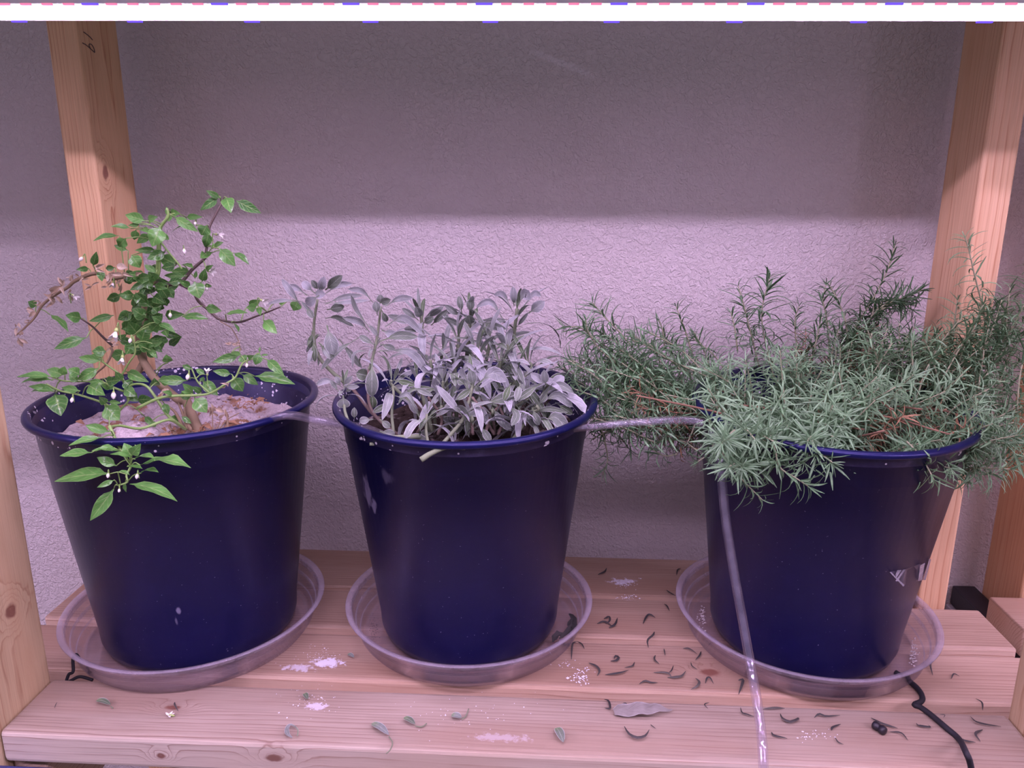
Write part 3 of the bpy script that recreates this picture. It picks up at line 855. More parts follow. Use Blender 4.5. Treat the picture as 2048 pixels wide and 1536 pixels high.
# leaves: view, base, tip, apparent width, tint, depth
LV = [
 (A, 1700, 535, 1465, 465, 110, .75), (A, 1745, 545, 1850, 490, 75, .9), (A, 1530, 625, 1295, 603, 48, .25), (A, 1640, 580, 1500, 590, 42, .3), (A, 1400, 715, 1090, 775, 48, .2),
 (A, 1475, 740, 1385, 835, 110, .75), (A, 1500, 885, 1335, 822, 60, .5), (A, 1590, 640, 1570, 760, 80, .7), (A, 1750, 690, 1600, 800, 85, .8), (A, 1870, 610, 1780, 838, 170, 1.0),
 (A, 1890, 690, 1978, 757, 60, .85), (A, 1540, 940, 1640, 1085, 130, .7), (A, 1830, 880, 1578, 880, 70, .4), (A, 1830, 1140, 1690, 1050, 62, .5), (A, 1040, 1095, 890, 1108, 58, .3),
 (A, 1090, 1065, 1130, 895, 75, .3), (A, 1350, 1085, 1238, 1095, 60, .35), (A, 1170, 1110, 1195, 1245, 75, .4), (A, 1795, 1275, 1580, 1215, 115, .5), (A, 1970, 1345, 1820, 1340, 85, .55),
 (A, 1420, 1410, 1250, 1458, 95, .25), (A, 1575, 1440, 1380, 1395, 80, .5), (A, 430, 1533, 328, 1480, 85, .3), (A, 1650, 640, 1740, 680, 60, .8), (A, 1560, 570, 1640, 520, 40, .95), (A, 1930, 900, 1720, 985, 110, .35),
 (B, 820, 270, 655, 180, 62, .15), (B, 800, 262, 588, 412, 85, .15), (B, 895, 265, 950, 445, 130, .5), (B, 1005, 300, 1302, 448, 105, .1), (B, 240, 440, 350, 450, 85, .8), (B, 205, 480, 193, 370, 34, .7),
 (B, 225, 470, 215, 545, 65, .95), (B, 285, 490, 565, 665, 95, .7), (B, 425, 495, 615, 492, 62, .45), (B, 665, 590, 600, 705, 130, .4), (B, 545, 585, 243, 680, 16, .0), (B, 690, 670, 645, 845, 95, .4),
 (B, 650, 920, 588, 975, 85, .7), (B, 660, 930, 730, 905, 55, .7), (B, 755, 850, 862, 788, 52, .6), (B, 735, 860, 760, 800, 40, .8), (B, 812, 858, 1000, 1068, 130, .65), (B, 980, 915, 1160, 1052, 62, .3),
 (B, 310, 1045, 115, 955, 125, .5), (B, 300, 1060, 135, 1090, 100, .15), (B, 480, 1125, 250, 1130, 85, .6), (B, 385, 1045, 505, 1092, 45, .5), (B, 420, 1185, 165, 1175, 70, .45), (B, 480, 1300, 330, 1235, 65, .5),
 (B, 520, 1250, 580, 1445, 165, .6), (B, 640, 1290, 725, 1302, 45, .5), (B, 610, 1245, 645, 1095, 85, .5), (B, 660, 1115, 742, 1055, 50, .5), (B, 1155, 1535, 1295, 1462, 85, .75), (B, 1500, 1492, 1615, 1468, 60, .8),
 (B, 1730, 1475, 1680, 1590, 115, .9), (B, 530, 1210, 540, 1120, 35, .6), (B, 30, 1060, 110, 1170, 80, .4), (B, 100, 1300, 240, 1400, 90, .2), (B, 60, 1350, 200, 1330, 80, .5), (B, 40, 1420, 170, 1500, 110, .15), (B, 200, 1330, 280, 1440, 90, .15), (B, 60, 1250, 230, 1260, 80, .3),
 (C, 580, 100, 800, 305, 60, .4), (C, 950, 145, 765, 105, 115, .45), (C, 1330, 108, 1038, 178, 78, .3), (C, 1010, 370, 632, 503, 105, .25), (C, 1240, 530, 1075, 530, 110, .35), (C, 1185, 640, 918, 600, 85, .65),
 (C, 1195, 620, 1060, 575, 95, .5), (C, 1480, 555, 1305, 590, 120, .35), (C, 610, 830, 195, 828, 62, .5), (C, 615, 870, 245, 900, 62, .6), (C, 760, 805, 545, 745, 100, .6), (C, 935, 800, 795, 735, 110, .6), (C, 720, 800, 755, 705, 90, .85),
 (C, 1155, 725, 905, 862, 105, .65), (C, 910, 885, 805, 800, 75, .6), (C, 650, 985, 330, 938, 75, .65), (C, 640, 1005, 365, 1000, 55, .55), (C, 645, 1030, 712, 1285, 195, .35), (C, 935, 990, 720, 955, 80, .55),
 (C, 1035, 925, 1228, 1045, 145, .6), (C, 1220, 905, 1030, 880, 75, .6), (C, 1300, 960, 1160, 900, 70, .6), (C, 1235, 1140, 1155, 1055, 80, .55), (C, 1265, 1120, 1415, 1132, 48, .7), (C, 1225, 1165, 1395, 1335, 180, .75),
 (C, 1485, 770, 1740, 890, 105, .55), (C, 1690, 505, 1840, 612, 62, .5), (C, 1960, 660, 1950, 570, 95, .75), (C, 1650, 410, 1710, 235, 130, .5), (C, 1690, 440, 1890, 420, 85, .4), (C, 1610, 330, 1500, 190, 130, .45), (C, 1420, 270, 1645, 185, 130, .3),
 (C, 1700, 135, 1550, 35, 130, .35), (C, 1450, 960, 1585, 1055, 110, .5), (C, 1490, 1010, 1610, 1115, 105, .5), (C, 1420, 870, 1345, 765, 85, .5), (C, 1250, 885, 1410, 860, 105, .15), (C, 1600, 1095, 1790, 1085, 95, .15), (C, 1860, 880, 2045, 855, 105, .45),
 (C, 1280, 1470, 1000, 1395, 95, .7), (C, 1690, 1290, 1815, 1415, 62, .4), (C, 1450, 870, 1540, 960, 110, .2), (C, 1330, 900, 1240, 960, 80, .45), (C, 1380, 400, 1480, 330, 80, .3), (C, 1500, 480, 1600, 520, 80, .2), (C, 1780, 460, 1900, 540, 60, .25),
 (C, 1480, 130, 1500, 60, 60, .4), (C, 1560, 250, 1470, 330, 90, .25), (C, 1700, 60, 1830, 150, 110, .2), (C, 1800, 180, 1900, 90, 100, .35), (C, 1830, 230, 1960, 260, 90, .35),
 (D, 375, 130, 685, 155, 75, .35), (D, 90, 205, 300, 320, 62, .3), (D, 880, 100, 1145, 82, 45, .7), (D, 650, 15, 835, 60, 95, .6), (D, 1240, 25, 1125, 15, 85, .7), (D, 1265, 10, 1290, 112, 55, .4), (D, 1325, 165, 1485, 325, 115, .9), (D, 950, 190, 1035, 305, 30, .2),
 (D, 1045, 575, 732, 655, 95, .4), (D, 950, 545, 1065, 572, 45, .4), (D, 1060, 580, 1115, 655, 95, .5), (D, 1145, 605, 1215, 575, 55, .4), (D, 1280, 555, 1230, 685, 95, .5), (D, 1365, 625, 1565, 805, 98, .4), (D, 1225, 820, 1695, 915, 112, .5), (D, 1075, 800, 1265, 922, 85, .55),
 (D, 965, 830, 1085, 998, 132, .5), (D, 950, 795, 735, 758, 75, .5), (D, 615, 875, 795, 1045, 115, .6), (D, 505, 1015, 380, 905, 78, .6), (D, 485, 1020, 362, 995, 50, .65), (D, 605, 1010, 490, 940, 65, .2), (D, 430, 870, 95, 865, 102, .45), (D, 490, 740, 378, 693, 55, .2),
 (D, 645, 800, 535, 735, 55, .45), (D, 640, 850, 575, 855, 42, .4), (D, 265, 1042, 140, 1000, 50, .65), (D, 520, 1075, 665, 1245, 155, .65), (D, 340, 1315, 205, 1330, 85, .6), (D, 370, 1290, 485, 1375, 55, .45), (D, 160, 1130, 215, 1265, 75, .45), (D, 20, 1345, 65, 1412, 55, .5),
 (D, 200, 655, 192, 565, 85, .7), (D, 10, 520, 75, 605, 52, .4), (D, 500, 1035, 340, 1045, 100, .15), (D, 60, 930, 50, 840, 100, .4), (D, 90, 80, 30, 20, 90, .15), (D, 130, 180, 20, 120, 80, .25), (D, 30, 440, 140, 425, 80, .35), (D, 1285, 545, 1285, 475, 20, .4), (D, 1300, 580, 1385, 570, 22, .4),
 (E_, 640, 185, 500, 148, 40, .7), (E_, 600, 220, 402, 267, 32, .6), (E_, 535, 308, 348, 328, 40, .7), (E_, 705, 303, 535, 298, 24, .7), (E_, 670, 282, 595, 268, 16, .8), (E_, 770, 335, 725, 252, 62, .8), (E_, 770, 320, 825, 255, 55, .8), (E_, 760, 335, 642, 318, 20, .8),
 (E_, 682, 385, 567, 335, 48, .8), (E_, 790, 345, 905, 342, 20, .8), (E_, 820, 382, 1118, 398, 42, .75), (E_, 645, 432, 318, 477, 64, .75), (E_, 745, 390, 832, 402, 18, .9), (E_, 825, 428, 928, 424, 18, .8), (E_, 668, 468, 568, 512, 28, .8), (E_, 668, 518, 528, 706, 66, .75),
 (E_, 758, 492, 1038, 594, 52, .75), (E_, 690, 420, 760, 440, 14, .9), (E_, 735, 480, 740, 540, 16, .8), (E_, 560, 300, 660, 300, 14, .8),
]
PSTEMS_DONE = True
YD = {'A': 0.852, 'B': 0.868, 'C': 0.832, 'D': 0.835, 'E': 0.690}
rl = random.Random(3)
for (k, bx, by, tx, ty, wd, ti) in LV:
    b, t = vw(k, bx, by), vw(k, tx, ty)
    Y = YD[k] + rl.uniform(-.012, .012)
    if k == 'C' and bx < 1300 and by > 700: Y -= .035
    if k == 'C' and by < 700 and bx > 1300: Y += .02
    if k == 'D' and by > 1000: Y -= .015
    s = VIEW[k][2]
    geo, Bp = px_leaf(b, t, wd * 1.18 / s, Y, rl.uniform(-.018, .004), full=0.40, pet=0.1, sag=rl.uniform(.04, .13), fold=rl.uniform(.1, .35), wav=rl.uniform(.05, .22), k=10)
    petiole(leaf_obj(geo, Bp, M_LEAFP, pep, ti), Bp)
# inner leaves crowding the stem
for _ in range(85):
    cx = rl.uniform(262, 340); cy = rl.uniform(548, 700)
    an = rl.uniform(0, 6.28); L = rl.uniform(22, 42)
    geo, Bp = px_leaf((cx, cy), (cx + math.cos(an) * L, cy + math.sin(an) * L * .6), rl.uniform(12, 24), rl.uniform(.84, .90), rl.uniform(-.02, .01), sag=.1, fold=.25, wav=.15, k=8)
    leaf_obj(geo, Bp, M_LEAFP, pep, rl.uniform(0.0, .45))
# withered curled leaves on the left branch and on thin twigs
DR = [(A, 700, 1330, 120), (A, 650, 1420, 120), (A, 640, 1500, 110), (A, 480, 1490, 80), (A, 1080, 1290, 90), (A, 1120, 1100, 100), (A, 1280, 1150, 110), (A, 1420, 1160, 110), (A, 850, 1160, 80), (A, 1600, 1180, 80), (A, 790, 1400, 80),
      (C, 200, 370, 130), (C, 400, 80, 90), (C, 250, 290, 60), (C, 330, 200, 40), (D, 960, 440, 70), (D, 1060, 470, 70), (A, 1250, 1290, 70), (A, 1420, 1240, 90), (A, 950, 1210, 70), (A, 730, 1290, 130), (D, 900, 950, 80), (D, 180, 960, 110), (D, 730, 1210, 110), (D, 900, 1260, 90), (C, 1300, 470, 80), (C, 1340, 390, 90), (D, 720, 1230, 80)]
for (k, x, y, sz) in DR:
    for _ in range(3):
        an = rl.uniform(0, 6.28)
        s = VIEW[k][2]
        b = vw(k, x + rl.uniform(-20, 20), y + rl.uniform(-20, 20))
        sz *= 1.1
        t = (b[0] + math.cos(an) * sz / s, b[1] + math.sin(an) * sz / s * .7)
        geo, Bp = px_leaf(b, t, sz / s * rl.uniform(.2, .4), YD[k] - (.01 if k != 'D' else .02), rl.uniform(-.01, .01), sag=rl.uniform(.15, .35) * rl.choice((-1, 1)), fold=.9, wav=.5, k=8, full=.3)
        leaf_obj(geo, Bp, M_LEAFD, pep, rl.uniform(.2, 1), 'withered_leaf')
wl, Bp = px_leaf(vw(A, 1500, 1085), vw(A, 1365, 1060), 14, 0.84, 0, sag=.25, fold=.3, wav=.1)
leaf_obj(wl, Bp, M_LEAFD, pep, 1.0, 'withered_leaf')


def flower(k, x, y, size, ang, Y, bud=False):
    """small nodding flower: calyx, then five petals opening along ang (picture angle)"""
    c = P(*vw(k, x, y), Y=Y)
    mpp = np.dot(c - CAM, _fw) / F_PX
    Ls = size * .85 / VIEW[k][2] * mpp
    d = nrm(_r * math.cos(ang) - _u * math.sin(ang) - _fw * .35)
    s = nrm(np.cross(d, _fw)); v = np.cross(s, d)
    path = np.array([c - d * Ls * f for f in (.75, .6, .42, .3)])
    geos = []
    if bud:
        n = 7
        pts = [c + d * Ls * (f - .4) for f in np.linspace(0, 1, n)]
        rad = [Ls * q for q in (.12, .25, .32, .34, .30, .2, .05)]
        V, Fc = tube_geo(np.array(pts), rad, 8)
        me = mesh('flower', V - c, Fc, M_PETAL)
    else:
        for i in range(5):
            th = i * 2 * math.pi / 5 + .3
            o = s * math.cos(th) + v * math.sin(th)
            p = np.array([c + d * Ls * f1 + o * Ls * f2 for f1, f2 in ((-.25, .05), (0, .17), (.3, .32), (.5, .52), (.55, .68))])
            V, Fc, UV = ribbon(p, o * -.3 + d, np.array([.07, .15, .2, .14, .02]) * Ls, .1, 1)
            geos.append((V, Fc, UV, 1))
        V, Fc, UV, TI = merge(geos)
        me = mesh('flower', V - c, Fc, M_PETAL)
    fo = link('flower', me, pep, tuple(c))
    V, Fc = tube_geo(np.array([c - d * Ls * f for f in (.62, .5, .35, .2)]), [Ls * q for q in (.05, .16, .2, .17)], 8)
    ca = link('calyx', mesh('calyx', V - c, Fc, M_CALYX)); ca.parent = fo
    st = np.array([c - d * Ls * .55, c - d * Ls * 1.0 + np.array([0, 0, Ls * .15]), c - d * Ls * 1.1 - np.array([0, 0, Ls * .7]), c - d * Ls * 1.1 - np.array([0, 0, Ls * 1.6])])
    V, Fc = tube_geo(smooth_path(st, 10), .0006, 5)
    sk = link('flower_stalk', mesh('flower_stalk', V - c, Fc, M_PSTEM)); sk.parent = fo


for a in ((B, 800, 690, 95, -.1, .875), (B, 705, 1125, 100, .2, .86), (C, 1345, 325, 150, 1.7, .80), (C, 1425, 625, 110, 1.5, .81), (A, 1320, 1275, 80, 1.6, .84), (A, 870, 1412, 80, .3, .83), (B, 1325, 1475, 95, .4, .835), (D, 670, 775, 85, -1.4, .81)):
    flower(*a)
for a in ((B, 400, 890, 75, 1.3, .86), (B, 530, 565, 55, 1.6, .87), (A, 950, 980, 75, 2.1, .84), (C, 1325, 1040, 100, 1.4, .78), (C, 840, 1095, 70, 1.6, .77), (C, 1520, 400, 70, 1.7, .82), (D, 440, 825, 80, 1.7, .81), (D, 1130, 690, 60, 1.5, .82), (D, 235, 105, 70, 1.4, .83),
          (E_, 805, 292, 36, .9, .69), (E_, 802, 445, 36, 1.6, .68), (E_, 632, 440, 34, 1.5, .68), (E_, 697, 528, 26, 1.5, .68), (B, 665, 1330, 45, 1.5, .86)):
    flower(*a, bud=True)

# ------------------------------------------------------------------ sage
VIEW['S'] = (500, 500, 2.926)
sage = empty('sage_plant', (POTS[1][0], POTS[1][1], 0.25), 'woolly grey green sage with long drooping leaves in the middle pot', 'plant')
SAGE = []        # (geo, base, tint, depth)
S = 'S'
rs = random.Random(5)


def sleaf(bx, by, tx, ty, wd, ti, Y, dY=0.0, bend=None, sag=.12, pet=.3):
    b, t = vw(S, bx, by), vw(S, tx, ty)
    g, Bp = px_leaf(b, t, wd / 2.926, Y, dY, full=0.17, prof=prof_sage, pet=pet, sag=sag, fold=rs.uniform(.15, .45), wav=.06, k=10, bend=None if bend is None else vw(S, *bend))
    SAGE.append((g, Bp, ti, np.dot(Bp - CAM, _fw)))


def sstem(pts, r0, r1, mat, Y, Y2=None):
    stem([(S, *p) for p in pts], r0, r1, mat, sage, max(8, 4 * len(pts)), Y, 7, 'stem', Y2)


def srosette(cx, cy, n, size, Y, spread=1.0, ti=.6, stemto=None, up=(0, 0, 1.0), r=.0022):
    """a leafy shoot tip: opposite leaves arching out and drooping; size in m"""
    c = P(*vw(S, cx, cy), Y=Y)
    upv = nrm(np.array(up) + np.array([rs.uniform(-.15, .15), rs.uniform(-.15, .15), 0]))
    if stemto is not None:
        b = P(*vw(S, *stemto[:2]), Y=stemto[2] if len(stemto) > 2 else Y)
        mid = (b + c) / 2 + upv * np.linalg.norm(c - b) * .08
        path = smooth_path([b, mid, c, c + upv * size * .2], 12)
        tube_obj('stem', path, np.linspace(r * 1.2, r * .8, 12), M_SSTEM, sage, 7)
        upv = nrm(nrm(path[-1] - path[-3]) + upv * .5)
    a0 = rs.uniform(0, 6.28)
    s = nrm(np.cross(upv, [0.3, 1, .2])); v = np.cross(s, upv)
    for i in range(n):
        f = i / max(1, n - 1)                    # 0 = youngest, upright; 1 = oldest, spreading
        th = a0 + (i % 2) * math.pi + (i // 2) * math.pi / 2 + rs.uniform(-.35, .35)
        out = s * math.cos(th) + v * math.sin(th)
        L = size * (.9 + 1.05 * f) * rs.uniform(.8, 1.15)
        el = (1.35 - 1.15 * f * spread) * rs.uniform(.85, 1.1)     # start elevation
        droop = (.35 + 1.5 * f) * rs.uniform(.6, 1.25) * spread
        base = c + upv * size * (.15 - .55 * f)
        k = 10
        p = [base]
        for j in range(k - 1):
            u = j / (k - 2)
            e = el - droop * u ** 1.4
            d = out * math.cos(e) + upv * math.sin(e)
            p.append(p[-1] + d * L / (k - 1))
        p = np.array(p)
        W = L * rs.uniform(.115, .17)
        half = np.array([prof_sage(u, .22) for u in np.linspace(0, 1, k)]) * W / 2
        half[-1] = W * .04
        nv = nrm(np.cross(np.cross(p[3] - p[0], upv), p[3] - p[0]))
        g = ribbon(p, nv, half, rs.uniform(.15, .5), 2, .06, curl=rs.uniform(-.1, .3))
        t_ = ti + rs.choice((-.55, -.35, .0, .2, .3)) + rs.uniform(-.1, .1) - (.35 if f < .25 else 0)
        SAGE.append((g, base, min(1, max(0, t_)), np.dot(base - CAM, _fw)))


# left tall shoot
Y1 = .855
sstem([(860, 1085), (720, 960), (640, 860), (590, 800)], .0022, .0020, M_SSTEMB, .83, .85)
sstem([(590, 800), (510, 740), (420, 650), (380, 560), (375, 430), (395, 290)], .0024, .0014, M_SSTEM, .85, Y1)
for q in ((300, 330, 185, 168, 42, .8, None), (335, 265, 212, 216, 40, .95, (270, 222)), (300, 302, 100, 320, 24, .7, None), (375, 250, 305, 185, 50, .95, None), (405, 250, 436, 155, 52, .95, None), (440, 235, 542, 148, 62, .25, None), (430, 262, 600, 198, 36, .9, (520, 205)),
          (405, 265, 328, 318, 62, .95, None), (375, 250, 440, 262, 60, 1.0, None), (400, 235, 360, 175, 40, .3, None), (450, 350, 552, 330, 58, .25, None), (440, 318, 662, 265, 34, .6, (540, 278)), (430, 310, 700, 295, 26, .7, (560, 310)), (440, 400, 610, 448, 34, .35, (510, 395)),
          (380, 390, 300, 300, 22, .5, None), (330, 335, 370, 400, 40, .3, None), (450, 440, 490, 612, 85, .55, None), (365, 470, 348, 575, 42, .05, None), (370, 520, 380, 655, 36, .05, None), (400, 540, 490, 630, 60, .2, None), (380, 490, 330, 600, 22, .6, None), (400, 600, 350, 650, 26, .7, None), (420, 560, 470, 640, 26, .4, None)):
    sleaf(*q[:6], Y1 - .005 + rs.uniform(-.012, .008), rs.uniform(-.012, .004), q[6])
sleaf(640, 512, 412, 705, 36, .4, .86, -.02, (520, 590)); sleaf(520, 520, 655, 692, 40, .35, .87, 0, None)
srosette(375, 545, 8, .018, .853, 1.3, .35)
# second tall shoot
sstem([(880, 1090), (760, 1000), (700, 910), (690, 800), (695, 700)], .0019, .0016, M_SSTEMB, .82, .838)
sstem([(695, 700), (715, 640), (745, 500), (765, 330)], .0018, .0013, M_SSTEM, .838, .85)
for q in ((720, 308, 572, 228, 34, .8, (655, 240)), (720, 480, 590, 262, 30, .5, (620, 350)), (790, 330, 955, 280, 40, .75, (870, 285)), (760, 320, 765, 260, 46, .35, None), (760, 310, 825, 290, 48, .3, None), (745, 380, 735, 300, 50, .4, None), (760, 535, 985, 510, 60, .3, (870, 500)), (770, 470, 880, 515, 52, .9, None), (760, 590, 1052, 745, 52, .75, (940, 600)),
          (700, 480, 540, 395, 42, .7, (640, 420)), (790, 450, 1020, 500, 44, .75, (900, 395)), (735, 560, 640, 500, 40, .3, None), (760, 550, 850, 580, 40, .35, None), (760, 520, 700, 440, 30, .5, None), (770, 350, 800, 420, 40, .2, None), (740, 590, 600, 690, 16, .5, (620, 600)), (700, 740, 620, 720, 80, .15, None), (715, 640, 712, 860, 78, .35, None), (715, 830, 720, 925, 55, .0, None)):
    sleaf(*q[:6], .845 + rs.uniform(-.012, .01), rs.uniform(-.015, .004), q[6])
srosette(735, 580, 10, .016, .848, 1.2, .3)
# tips behind
for (cx, cy, n, sz, Y, sx, sy) in ((1005, 420, 9, .034, .90, 1010, 640), (1290, 400, 11, .036, .915, 1270, 620), (1560, 380, 8, .038, .905, 1530, 620)):
    srosette(cx, cy, n, sz, Y, .85, .5, (sx, sy, Y))
for q in ((1545, 330, 1540, 212, 44, .75, None), (1530, 340, 1425, 262, 34, .9, (1480, 258)), (1570, 320, 1640, 290, 70, .95, (1610, 255)), (1590, 350, 1702, 270, 36, .9, (1660, 255)), (1630, 370, 1725, 300, 66, .8, None), (1490, 420, 1325, 330, 40, .85, (1410, 305)), (1560, 450, 1630, 365, 26, .4, None),
          (1240, 370, 1222, 268, 42, .3, None), (1290, 370, 1290, 282, 52, .35, None), (1230, 390, 1140, 320, 40, .45, None), (1300, 400, 1500, 408, 40, .4, (1400, 420)), (1250, 450, 1140, 395, 36, .35, None), (1290, 440, 1280, 380, 66, .25, None), (1340, 420, 1500, 465, 46, .4, None),
          (985, 410, 890, 340, 38, .4, None), (1000, 400, 970, 330, 52, .45, None), (1020, 400, 1135, 330, 42, .55, None), (1060, 440, 1165, 345, 40, .3, None), (980, 440, 805, 380, 44, .45, None), (1010, 430, 1075, 395, 46, .3, None), (1000, 470, 900, 460, 44, .4, None)):
    sleaf(*q[:6], .90 + rs.uniform(-.01, .01), rs.uniform(-.015, .0), q[6])
# dense heart of the plant
for (cx, cy, n, sz, Y) in ((1220, 545, 10, .040, .875), (1400, 560, 10, .040, .88), (1500, 600, 11, .042, .87), (1330, 640, 11, .042, .862), (1640, 700, 10, .036, .865), (1120, 620, 9, .036, .872), (1460, 690, 10, .038, .855), (1200, 700, 10, .036, .85), (1560, 760, 9, .034, .845), (1060, 680, 8, .032, .85),
                          (1380, 780, 10, .034, .84), (980, 770, 8, .030, .84), (1700, 800, 8, .032, .845), (1130, 800, 9, .030, .83), (1480, 860, 8, .030, .83), (830, 790, 9, .026, .835), (1620, 880, 8, .030, .83), (1290, 880, 7, .028, .82), (1420, 960, 8, .026, .80), (1560, 980, 8, .026, .80), (1680, 940, 8, .028, .815), (1120, 940, 7, .026, .80), (1300, 1000, 7, .024, .785)):
    srosette(cx, cy, n + 2, sz * 1.12, Y, rs.uniform(.9, 1.25), .72, (1200 + (cx - 1200) * .45 + rs.uniform(-60, 60), 1060, .82 + rs.uniform(0, .06)), r=.0020)
# the shoots in front
sstem([(1010, 1230), (1110, 1150), (1200, 1050), (1250, 980), (1290, 850), (1310, 760)], .0023, .0015, M_SSTEM, .765, .80)
for q in ((1300, 800, 1240, 690, 40, .75, (1240, 720)), (1310, 800, 1290, 700, 62, .4, None), (1330, 790, 1500, 770, 84, .8, (1420, 720)), (1370, 895, 1575, 845, 74, .3, None), (1240, 740, 1330, 720, 26, .9, (1270, 670)), (1260, 790, 1220, 760, 46, .2, None), (1340, 830, 1320, 790, 40, .15, None), (1250, 970, 1420, 890, 20, .5, None),
          (1270, 1000, 1090, 790, 46, .75, None), (1200, 1010, 1390, 1020, 60, .7, (1340, 950)), (1350, 1030, 1410, 1125, 44, .3, None), (1420, 920, 1490, 1040, 44, .5, None), (1490, 900, 1530, 1030, 50, .35, (1560, 960)), (1550, 900, 1695, 1060, 36, .35, None), (1330, 900, 1240, 1010, 30, .5, None)):
    sleaf(*q[:6], .79 + rs.uniform(-.012, .01), rs.uniform(-.012, .004), q[6])
srosette(1290, 830, 7, .034, .80, 1.0, .5)
sstem([(1540, 1110), (1600, 1020), (1680, 900), (1745, 790)], .0024, .0016, M_SSTEM, .80, .84)
for q in ((1700, 860, 1895, 835, 50, .45, (1800, 790)), (1690, 900, 1890, 920, 60, .6, (1800, 850)), (1745, 800, 1840, 740, 62, .9, None), (1745, 790, 1640, 720, 48, .8, None), (1730, 790, 1720, 700, 50, .5, None), (1640, 960, 1860, 950, 34, .25, (1740, 930)), (1720, 1000, 1865, 1065, 78, .45, (1790, 980)), (1700, 780, 1560, 880, 46, .2, None), (1745, 830, 1700, 890, 44, .3, None)):
    sleaf(*q[:6], .815 + rs.uniform(-.01, .01), rs.uniform(-.012, .004), q[6])
# low sprigs at the left rim
sstem([(880, 1100), (700, 1090), (600, 1040), (560, 960), (550, 900)], .0020, .0015, M_SSTEM, .77, .80)
for q in ((525, 790, 385, 790, 40, .8, (450, 765)), (530, 790, 500, 740, 34, .6, None), (545, 790, 600, 738, 34, .55, None), (550, 800, 640, 800, 34, .6, None), (545, 850, 548, 925, 78, .45, None), (520, 830, 470, 760, 30, .4, None), (610, 990, 610, 920, 36, .3, None), (560, 830, 600, 800, 28, .3, None)):
    sleaf(*q[:6], .80, rs.uniform(-.01, .004), q[6])
srosette(545, 815, 8, .022, .803, 1.0, .45)
sstem([(840, 1070), (830, 960), (840, 850), (835, 800)], .0018, .0014, M_SSTEM, .80, .83)
sstem([(1050, 1160), (1030, 1060), (1035, 960)], .0018, .0013, M_SSTEM, .765, .78)
srosette(1035, 970, 8, .030, .785, 1.1, .65)
for q in ((1000, 1000, 870, 860, 30, .6, (930, 850)), (1060, 990, 1200, 900, 30, .6, None), (720, 990, 640, 1000, 46, .55, None), (760, 990, 820, 1040, 40, .35, None), (760, 1060, 850, 1090, 60, .45, None), (880, 1100, 1040, 1120, 80, .3, None)):
    sleaf(*q[:6], .785, 0, q[6])
sstem([(1000, 1228), (1060, 1190), (1150, 1155), (1260, 1160)], .0030, .0020, M_SSTEM, .714, .728)
sstem([(680, 1100), (800, 1100), (1000, 1090)], .0028, .0026, M_SSTEM, .765, .78)
sstem([(700, 1135), (850, 1140), (950, 1130)], .0018, .0018, M_SSTEM, .755, .765)
for _ in range(16):
    x0 = rs.uniform(950, 1700)
    sstem([(x0, 1080), (x0 + rs.uniform(-60, 60), 980), (x0 + rs.uniform(-120, 120), 860)], .0018, .0014, M_SSTEMB, rs.uniform(.79, .86))
for _ in range(26):
    x0 = rs.uniform(820, 1800); y0 = rs.uniform(760, 1060)
    an = rs.uniform(.2, 2.9)
    sleaf(x0, y0, x0 + math.cos(an) * 130, y0 + math.sin(an) * 110, rs.uniform(26, 48), rs.uniform(0, .6), rs.uniform(.79, .85), rs.uniform(-.02, .01))
SAGE.sort(key=lambda q: q[3])
for (g, Bp, ti, dd) in SAGE[:300]:
    leaf_obj(g, Bp, M_SAGE, sage, ti)
if len(SAGE) > 300:
    V, Fc, UV, TI = merge([(g[0], g[1], g[2], ti) for (g, Bp, ti, dd) in SAGE[300:]])
    ctr = np.array(sage.location)
    o = link('rear_leaves', mesh('rear_leaves', V - ctr, Fc, M_SAGE, uv=UV, tint=TI), sage, tuple(ctr))
    o['kind'] = 'stuff'

# ------------------------------------------------------------------ rosemary
rose = empty('rosemary_plant', (POTS[2][0], POTS[2][1], 0.255), 'sprawling rosemary with narrow curled leaves in the right pot, hanging over its rim', 'plant')
rr_ = random.Random(9)
KIT = []
for i in range(14):          # a kit of single leaves, base at 0, pointing along +z, bending towards +x
    k = 6
    tot = [0.25, .8, 1.2, 1.6, 2.1, 2.7, 3.3][i // 2] * rr_.uniform(.85, 1.15)
    p = [np.zeros(3)]
    for j in range(k - 1):
        a = .1 + tot * ((j + .5) / (k - 1)) ** 1.2
        p.append(p[-1] + np.array([math.sin(a), rr_.uniform(-.05, .05), math.cos(a)]) / (k - 1))
    half = np.array([.036, .054, .060, .058, .046, .012]) * .68
    KIT.append(ribbon(np.array(p), np.array([-1.0, 0, 0.2]), half, -.55, 1, 0))
NEED = []        # (kit, 4x4, tint)


